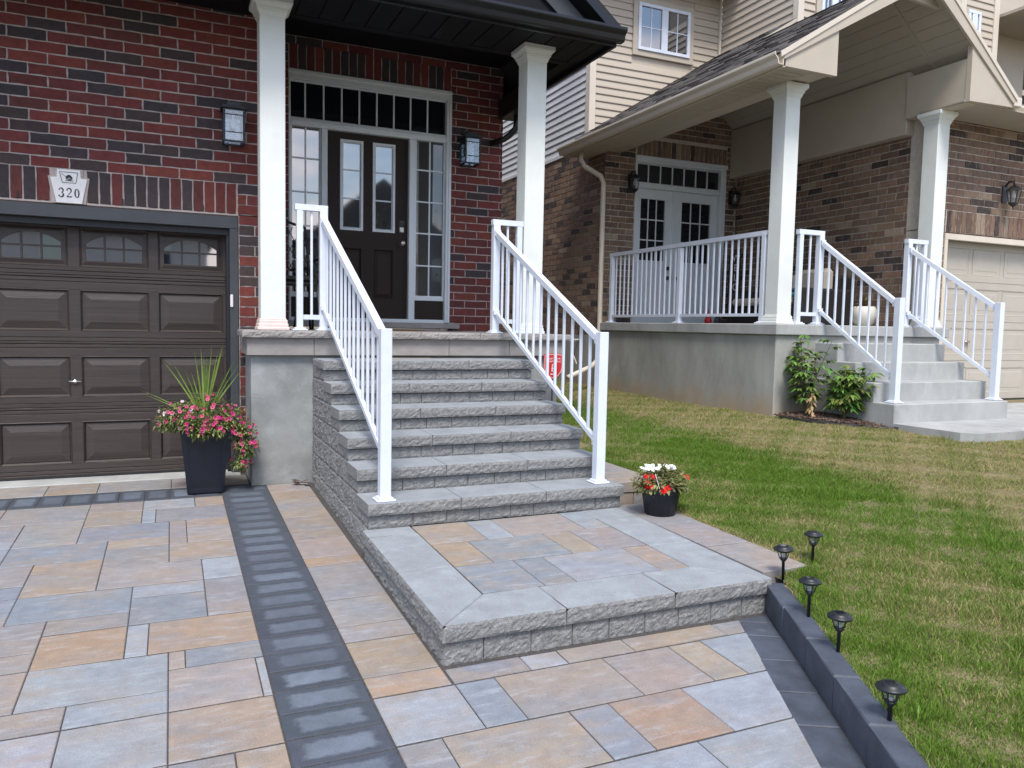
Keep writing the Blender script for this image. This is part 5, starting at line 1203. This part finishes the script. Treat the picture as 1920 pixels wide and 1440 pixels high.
stair_rail('white metal railing on the right of the concrete porch steps, beside the beige garage door', 8.90, -.78, 1.40, 9.16, 9.07, -1.80, .632, 1.01, 1.04, 8, 'railings on the concrete porch steps')
# neighbour's lanterns
def coach(label, x, y, z, k=1.0, side=False):
    t_ = thing('coach_lantern', label, 'lantern', 'coach lanterns on the neighbouring house', loc=(0, 0, 0))
    MB().box(-.045, .045, -.02, .0, -.10, .12, .006).build('back_plate', 'black_metal', t_)
    MB().tube([(0,-.01,.10),(0,-.06,.16),(0,-.12,.15),(0,-.13,.11)], .012, 8).build('arm', 'black_metal', t_, smooth=True)
    def hexa(prof, n=6): return MB().lathe(prof, (0, -.13, 0), n)
    hexa([(.0,.17),(.006,.165),(.006,.12),(.02,.105),(.06,.075),(.085,.05),(.088,.04),(.07,.04)]).build('lantern_roof', 'black_metal', t_)
    hexa([(.078,.04),(.05,-.11)], 6).build('lamp_glass', 'glass_clear', t_)
    cg = MB()
    for i in range(6): a = math.pi*i/3; cg.tube([(.080*math.cos(a), -.13+.080*math.sin(a), .04), (.052*math.cos(a), -.13+.052*math.sin(a), -.115)], .005, 5)
    cg.build('cage', 'black_metal', t_); hexa([(.054,-.11),(.054,-.125),(.03,-.15),(.008,-.165),(.004,-.20),(0,-.20)]).build('finial', 'black_metal', t_)
    MB().lathe([(0,-.07),(.02,-.05),(.024,-.02),(.012,.02),(.012,.04)], (0,-.13,0), 10).build('bulb', 'sign_white', t_)
    t_.location = (x, y, z); t_.scale = (k, k, k)
coach('black coach lantern left of the white double doors next door', 7.40, NYD, 3.52, 1.0)
coach('black coach lantern in the porch corner right of the white double doors', 9.29, NYD, 3.44, 1.0)
coach('black coach lantern on the tan brick beside the beige garage door', 10.82, NYG, 3.12, 1.0)
# things on the neighbouring porch
sf_ = thing('patio_sofa', 'dark wicker patio sofa with cream cushions on the neighbouring porch', 'sofa', loc=(8.8, .9, 1.40))
MB().box(8.25, 9.2, .35, 1.5, 1.40, 1.66, .02).build('seat_base', 'wicker', sf_); MB().box(9.02, 9.28, .35, 1.55, 1.40, 2.06, .03).build('backrest', 'wicker', sf_); MB().box(8.25, 9.2, .22, .36, 1.40, 1.88, .03).build('armrest', 'wicker', sf_); MB().box(8.25, 9.2, 1.5, 1.62, 1.40, 1.88, .03).build('armrest', 'wicker', sf_)
MB().box(8.2, 9.02, .38, .92, 1.66, 1.76, .035).build('seat_cushion', 'cushion', sf_); MB().box(8.2, 9.02, .94, 1.48, 1.66, 1.76, .035).build('seat_cushion', 'cushion', sf_); MB().box(8.86, 9.02, .40, .92, 1.76, 2.16, .05).build('back_cushion', 'cushion', sf_); MB().box(8.86, 9.02, .94, 1.46, 1.76, 2.10, .05).build('back_cushion', 'cushion', sf_)
tag(MB().box(8.32, 8.74, .44, .86, 1.762, 1.83, .03).build('pillow', 'pillow_teal'), 'teal pillow lying on the patio sofa seat', 'pillow'); tag(MB().box(8.36, 8.80, .48, .90, 1.832, 1.89, .028).build('pillow', 'pillow_blue'), 'dark blue pillow lying on top of the teal pillow', 'pillow')
wsn = thing('welcome_sign', 'tall dark wooden sign with white WELCOME letters leaning beside the white double doors', 'sign', loc=(9.22, 2.4, 1.40))
MB().box(8.98, 9.20, 2.48, 2.51, 1.40, 2.52, .004).build('board', 'wood_dark', wsn)
for i, chh in enumerate('WELCOME'): text(chh, .15, 9.09, 2.44-.15*i, 2.475, 'sign_white', wsn, 'letter')
wp = thing('white_planter', 'round white pot with a small reddish plant at the top of the concrete steps', 'planter', loc=(8.95, -.15, 1.40))
MB().lathe([(.07,0),(.12,.05),(.15,.14),(.14,.22),(.12,.25),(.11,.25),(.12,.2)], (8.95,-.15,1.40), 24).build('pot', 'pot_white', wp, smooth=True); fo = MB()
for _ in range(120): d = rv().normalized(); d.z = abs(d.z); leaf(fo, Vector((8.95,-.15,1.64))+d*.08*random.random(), d, (0,0,1), .07, .03, jit(random.choice(((.10,.13,.04),(.22,.07,.06))), .2))
fo.build('foliage', 'leaf', wp)
dec = thing('gnome_decor', 'small red and grey ornaments on the floor behind the neighbouring porch railing', 'ornament', loc=(8.2, 1.9, 1.4))
for x, c in ((8.15, 'sign_red'), (8.32, 'trim_charcoal')): MB().lathe([(.05,0),(.055,.05),(.04,.10),(.035,.11),(.0,.22)], (x,1.9,1.40), 14).build('ornament_body', c, dec)
# mulch bed and shrubs
def inbed(x, y):
    return ((x-6.98)/.55+.0)**2 >= 0 and x > 6.90 and x < 7.47 and y < -.88 and y > -.95-1.05*((x-6.90)/.57)**.6
mbed = MB(); n = 24; pts = [(6.90,-.86)]+[(6.90+.57*k/10, -.95-1.0*(k/10)**.6) for k in range(11)]+[(7.46,-.86)]
zmid = lambda x, y: float(lz(x, y))
V = [(q[0], q[1], zmid(*q)+.012) for q in pts]; c = (7.22, -1.2); V.append((*c, zmid(*c)+.05)); k = len(pts)
mbed.add(V, [(i, (i+1) % k, k) for i in range(k)]); bed = struct(mbed.build('mulch_bed', 'soil'))
chips = MB()
for _ in range(1500):
    x, y = random.uniform(6.90, 7.46), random.uniform(-1.95, -.87)
    if not inbed(x, y): continue
    z = zmid(x, y)+.035*max(0, 1-math.hypot(x-7.2, y+1.2)*1.3)+.018; d = rv()*Vector((1, 1, .3)); d.normalize(); L = random.uniform(.02, .06); p = Vector((x, y, z))
    chips.bar(p-d*L/2, p+d*L/2, random.uniform(.006, .014), .004, rv(), jit(random.choice(((.075,.04,.03),(.055,.03,.025),(.10,.06,.045),(.18,.13,.10))), .3))
stuff(chips.build('mulch_chips', 'mulch', bed))
edg = MB(); ep = [(6.90+.57*k/10, -.955-1.0*(k/10)**.6) for k in range(11)]
edg.tube([(q[0], q[1], zmid(*q)+.012) for q in ep], .02, 6); tag(edg.build('bed_edging', 'black_metal', smooth=True), 'black plastic edging curved round the mulch bed', 'edging')
def shrub(label, x, y, h, nst, spread, leafL, seed, cols):
    rr = random.Random(seed); z0 = zmid(x, y)+.02; t_ = thing('leafy_shrub', label, 'shrub', loc=(x, y, z0)); st_ = MB(); fo = MB()
    for s_ in range(nst):
        a = rr.uniform(0, 6.28); tilt = spread*rr.uniform(.2, 1); H = h*rr.uniform(.65, 1.0); pts = [Vector((x+math.cos(a)*tilt*H*k**1.4, y+math.sin(a)*tilt*H*k**1.4, z0+H*k)) for k in (0, .25, .5, .75, 1)]
        st_.tube(pts, [.006, .005, .0045, .004, .002], 5, (.10, .11, .04))
        for k in range(9):
            f = .25+.75*k/8; i = min(int(f*4), 3); p = pts[i].lerp(pts[i+1], f*4-i); b = rr.uniform(0, 6.28); dd = Vector((math.cos(b), math.sin(b), .35)).normalized(); Ls = .10*(1.15-f*.5)
            e = p+dd*Ls; st_.tube([p, e], .002, 4, (.11, .12, .04))
            for kk in range(5):
                bb = b+(kk-2)*.55; ld = Vector((math.cos(bb), math.sin(bb), rr.uniform(-.25, .15)))
                leaf(fo, e-dd*.02*(kk % 2), ld, (0, 0, 1), leafL*rr.uniform(.7, 1.15), leafL*.36, tuple(c*rr.uniform(.75, 1.3) for c in rr.choice(cols)), .28)
    st_.build('stem', 'leaf', t_); fo.build('foliage', 'leaf', t_)
PC = [(.085,.16,.03),(.115,.20,.038),(.14,.225,.045),(.07,.12,.028)]
shrub('taller thin leafy shrub in the mulch bed against the concrete porch wall', 7.16, -1.05, .84, 11, .34, .11, 3, PC)
shrub('lower dense leafy shrub in the mulch bed beside the concrete steps', 7.33, -1.42, .56, 16, .62, .115, 9, PC+[(.13,.19,.04)])
dst = MB()
for _ in range(40): a = random.uniform(0, 6.28); z = random.uniform(0, .26); leaf(dst, (7.08+.02*math.cos(a), -1.22+.02*math.sin(a), zmid(7.08, -1.22)+.03+z), (math.cos(a)*.6, math.sin(a)*.6, -.5), (0, 0, 1), .06, .03, jit((.36,.25,.13), .2), .3)
dst.tube([(7.08,-1.22,.38),(7.08,-1.22,.68)], .008, 5, (.30,.2,.1)); tag(dst.build('dried_stalk', 'leaf'), 'dried tan plant stalk in the mulch below the taller shrub', 'plant')
# utility pipes on the neighbour's foundation
up_ = thing('hose_tap', 'white outdoor tap and loose hose end on the neighbouring foundation wall', 'tap', loc=(6.9, 3.6, 1.1)); MB().tube([(6.95,3.6,1.12),(6.86,3.6,1.12),(6.84,3.6,1.06)], .02, 8).build('tap_body', 'pot_white', up_); MB().tube([(6.84,3.6,1.05),(6.8,3.5,.9),(6.82,3.4,.75),(6.85,3.5,.6)], .011, 6).build('hose', 'trim_light', up_)
# ------------------------------------------------------------------ grass
def walk_edge(x): return np.where(x < 7.6, -2.60-.8*(x-7.5), -2.68+.024*(x-7.6))
def inlawn(x, y):
    ok = np.where(y < -4.09, x > 3.90+(y+4.12)*(KD[0]/KD[1])+.110, np.where(y < -2.5, x > 4.238, np.where(y < -1.0, x > 4.325, x > 4.62)))
    ok &= ~((y > -.84) & (x > 6.915)); ok &= ~((x > 7.46) & (y > walk_edge(x)-.01))
    bed_ = (x > 6.90) & (x < 7.47) & (y > -.965-1.02*(np.clip((x-6.90)/.57, 0, 1))**.6) & (y < -.80); return ok & ~bed_
def sn(x, y, s, o=0.0): return np.sin(x*s+o)*np.cos(y*s*1.13+o*1.7)+.6*np.sin(x*s*2.1+y*s*1.7+o*3)+.4*np.sin(y*s*3.7-x*s*2.9+o)
def dry(x, y):
    g = lambda a, b, c: 1/(1+np.exp(-(x-a)/b))*c
    d = .21+g(5.74+.06*np.sin(y*1.3), .06, .40)-np.exp(-((x-5.36-.04*np.sin(y*1.1))/.29)**2)*.42+np.exp(-((x-4.80)/.14)**2)*.16
    near = 1/(1+np.exp((y+3.75)/.3)); d += near*(.24*np.exp(-((x-4.45+.25*(y+4.4))/.40)**2)-.02)
    kd = x-(3.90+(y+4.12)*(KD[0]/KD[1])); d -= np.where(y < -4.0, np.exp(-(kd-.22)**2/.02)*.30, 0)+0
    d += np.where(y < -4.0, np.exp(-(kd-.10)**2/.0012)*.35, np.where(y < -2.5, np.exp(-(x-4.25)**2/.002)*.4, 0))
    return d+.10*sn(x, y, 6.0, 1)+.07*sn(x, y, 17, 2)
def scatter(n, x0, x1, y0, y1, hmin, hmax, wid, seg, thr=None):
    x = RNG.uniform(x0, x1, n); y = RNG.uniform(y0, y1, n); k = inlawn(x, y)
    if thr is not None: k &= sn(x, y, 4.3, 7)+.5*sn(x, y, 11, 3) > thr
    x, y = x[k], y[k]
    dd = dry(x, y); keep_ = RNG.random(len(x)) < np.clip(1.15-.35*dd, .3, 1); x, y, dd = x[keep_], y[keep_], dd[keep_]
    z = lz(x, y)-.004; m_ = len(x); a = RNG.uniform(0, 2*np.pi, m_); b = RNG.uniform(0, 2*np.pi, m_)
    tuft = .75+.25*sn(x, y, 9, 4)
    h = RNG.uniform(hmin, hmax, m_)*tuft*np.where(dd > .6, .8, 1.05); ln = RNG.uniform(.25, .95, m_)*h*np.where(dd > .55, 1.25, .8)
    w = wid*RNG.uniform(.7, 1.3, m_); cx_, sx_ = np.cos(a), np.sin(a); dx, dy = np.cos(b)*ln, np.sin(b)*ln
    P_ = []
    base_l = np.c_[x-cx_*w/2, y-sx_*w/2, z]; base_r = np.c_[x+cx_*w/2, y+sx_*w/2, z]
    tip = np.c_[x+dx, y+dy, z+h*.92]
    p = np.clip(dd+RNG.normal(0, .24, m_), 0, 1)[:, None]
    G = np.array([.125, .225, .026])*RNG.uniform(.7, 1.35, (m_, 1)); D_ = np.array([.45, .375, .19])*RNG.uniform(.65, 1.2, (m_, 1)); C_ = np.where(p > .5, D_, G)*(1-.25)+.25*(G*(1-p)+D_*p)
    if seg:
        ml_ = np.c_[x-cx_*w*.42+dx*.3, y-sx_*w*.42+dy*.3, z+h*.55]; mr_ = np.c_[x+cx_*w*.42+dx*.3, y+sx_*w*.42+dy*.3, z+h*.55]
        V = np.stack([base_l, base_r, mr_, ml_, tip], 1).reshape(-1, 3); i = np.arange(m_)[:, None]*5
        T = np.concatenate([i+[0,1,2], i+[0,2,3], i+[3,2,4]], 1).reshape(-1, 3); C5 = np.repeat(C_, 5, 0)
    else:
        V = np.stack([base_l, base_r, tip], 1).reshape(-1, 3); T = (np.arange(m_)[:, None]*3+[0,1,2]).reshape(-1, 3); C5 = np.repeat(C_, 3, 0)
    return V, T, C5
sets = [scatter(210000, 3.0, 5.0, -6.3, -3.4, .018, .045, .0030, True), scatter(150000, 4.2, 6.0, -3.4, -1.2, .02, .048, .0036, True), scatter(260000, 4.9, 9.0, -6.2, -3.4, .02, .045, .0040, False), scatter(170000, 6.0, 9.5, -3.4, -1.2, .02, .045, .0045, False), scatter(190000, 4.3, 7.0, -1.2, 4.5, .025, .05, .005, False), scatter(30000, 2.4, 5.5, -7.4, -6.2, .02, .045, .004, False), scatter(60000, 3.0, 6.0, -6.3, -1.2, .04, .085, .0036, True, .85), scatter(40000, 5.0, 9.0, -5.5, -.9, .04, .075, .0045, True, 1.1)]
off = 0; VV, TT, CC = [], [], []
for v, t_, c in sets: VV.append(v); TT.append(t_+off); CC.append(c); off += len(v)
VV, TT, CC = np.concatenate(VV), np.concatenate(TT), np.concatenate(CC)
gm_ = bpy.data.meshes.new('grass'); gm_.vertices.add(len(VV)); gm_.vertices.foreach_set('co', VV.astype(np.float32).ravel())
gm_.loops.add(len(TT)*3); gm_.loops.foreach_set('vertex_index', TT.astype(np.int32).ravel()); gm_.polygons.add(len(TT)); gm_.polygons.foreach_set('loop_start', np.arange(0, len(TT)*3, 3, dtype=np.int32))
gm_.update(calc_edges=True); at = gm_.color_attributes.new('Col', 'FLOAT_COLOR', 'POINT'); at.data.foreach_set('color', np.c_[CC, np.ones(len(CC))].astype(np.float32).ravel())
gr = stuff(link('grass', gm_, 'grass_blade')); gr['label'] = 'patchy green and dry lawn grass'; gr['category'] = 'grass'
tf = [('bright green tuft of long grass beside the middle solar light', 3.68, -5.10), ('bright green tuft of long grass beside the nearest solar light', 3.45, -5.42)]
for lab, x, y in tf:
    mb = MB()
    for _ in range(16):
        a = random.uniform(0, 6.28); L = random.uniform(.06, .12); p = Vector((x+random.uniform(-.03, .03), y+random.uniform(-.03, .03), float(lz(x, y)))); d = Vector((math.cos(a)*.35, math.sin(a)*.35, 1)).normalized()
        leaf(mb, p, d, rv(), L, .006, jit((.13,.24,.03), .2), .15)
    tag(mb.build('grass_tuft', 'leaf'), lab, 'grass', 'long grass tufts by the kerb')
# ------------------------------------------------------------------ houses and tree the glass reflects, far house at the right edge
def plain_house(label, x0, x1, y0, y1, zb, ze, zr, wallmat, roofmat, along='x', win=True):
    t_ = thing('house_across', label, 'house', loc=((x0+x1)/2, (y0+y1)/2, zb)); MB().box(x0, x1, y0, y1, zb, ze).build('wall', wallmat, t_); ym_ = (y0+y1)/2; xm = (x0+x1)/2
    if along == 'x': MB().prism([(y0-.4, ze-.1), (y1+.4, ze-.1), (ym_, zr)], 'x', x0-.4, x1+.4).build('roof', roofmat, t_)
    else: MB().prism([(x0-.4, ze-.1), (x1+.4, ze-.1), (xm, zr)], 'y', y0-.4, y1+.4).build('roof', roofmat, t_)
    if win:
        for i in range(3):
            x = x0+(x1-x0)*(i+.5)/3
            for z in (zb+1.2, zb+4.2): w_ = MB().box(x-.6, x+.6, y1-.02, y1+.05, z, z+1.3, .02).build('window', 'frame_white', t_); MB().box(x-.52, x+.52, y1+.045, y1+.06, z+.08, z+1.22).build('pane', 'glass', w_)
    return t_
plain_house('brick gabled house across the street mirrored in the front door glass', 7.5, 15.7, -42, -32, -.5, 5.6, 9.1, 'brick_far', 'shingle', 'y')
plain_house('pale house across the street mirrored in the garage door glass', -10, 2.6, -42, -32, -.5, 5.2, 8.6, 'siding_skylit_or_pale', 'shingle', 'x')
fh = thing('far_house', 'house with blue grey shingle roof at the far right edge behind the beige house', 'house', loc=(20, 3, .4)); MB().box(17.2, 24, 2.0, 9, .3, 5.0).build('wall', 'siding', fh); fr_ = MB(); rplane(fr_, 16.6, 4.9, 20.5, 8.2, 1.4, 9.4, .12); fr_.build('roof', 'shingle', fh)
def tree(label, x, y, h, r, seed):
    rr = random.Random(seed); t_ = thing('street_tree', label, 'tree', loc=(x, y, -.5)); tk = MB(); tk.tube([(x,y,-.5),(x+.05,y,h*.3),(x,y+.1,h*.6),(x+.1,y,h*.85)], [.18,.14,.10,.04], 8); br = []
    for k in range(9):
        a = rr.uniform(0, 6.28); z = h*rr.uniform(.3, .7); e = Vector((x+math.cos(a)*r*.8, y+math.sin(a)*r*.8, z+r*.7)); tk.tube([(x,y,z), Vector((x,y,z)).lerp(e, .5)+Vector((0,0,.2)), e], [.06,.04,.015], 5); br.append(e)
    tk.build('trunk', 'bark', t_); fo = MB()
    for _ in range(3500):
        c = rr.choice(br) if rr.random() < .7 else Vector((x, y, h*.75)); d = Vector((rr.gauss(0, 1), rr.gauss(0, 1), rr.gauss(0, .9)))*r*.38; leaf(fo, c+d, (rr.gauss(0,1), rr.gauss(0,1), rr.gauss(0,.6)), (0,0,1), .22, .13, tuple(q*rr.uniform(.7,1.3) for q in (.05,.09,.025)))
    fo.build('crown', 'leaf', t_)
tree('leafy street tree mirrored in the lower front door glass', 9.4, -24, 5.0, 2.0, 4)
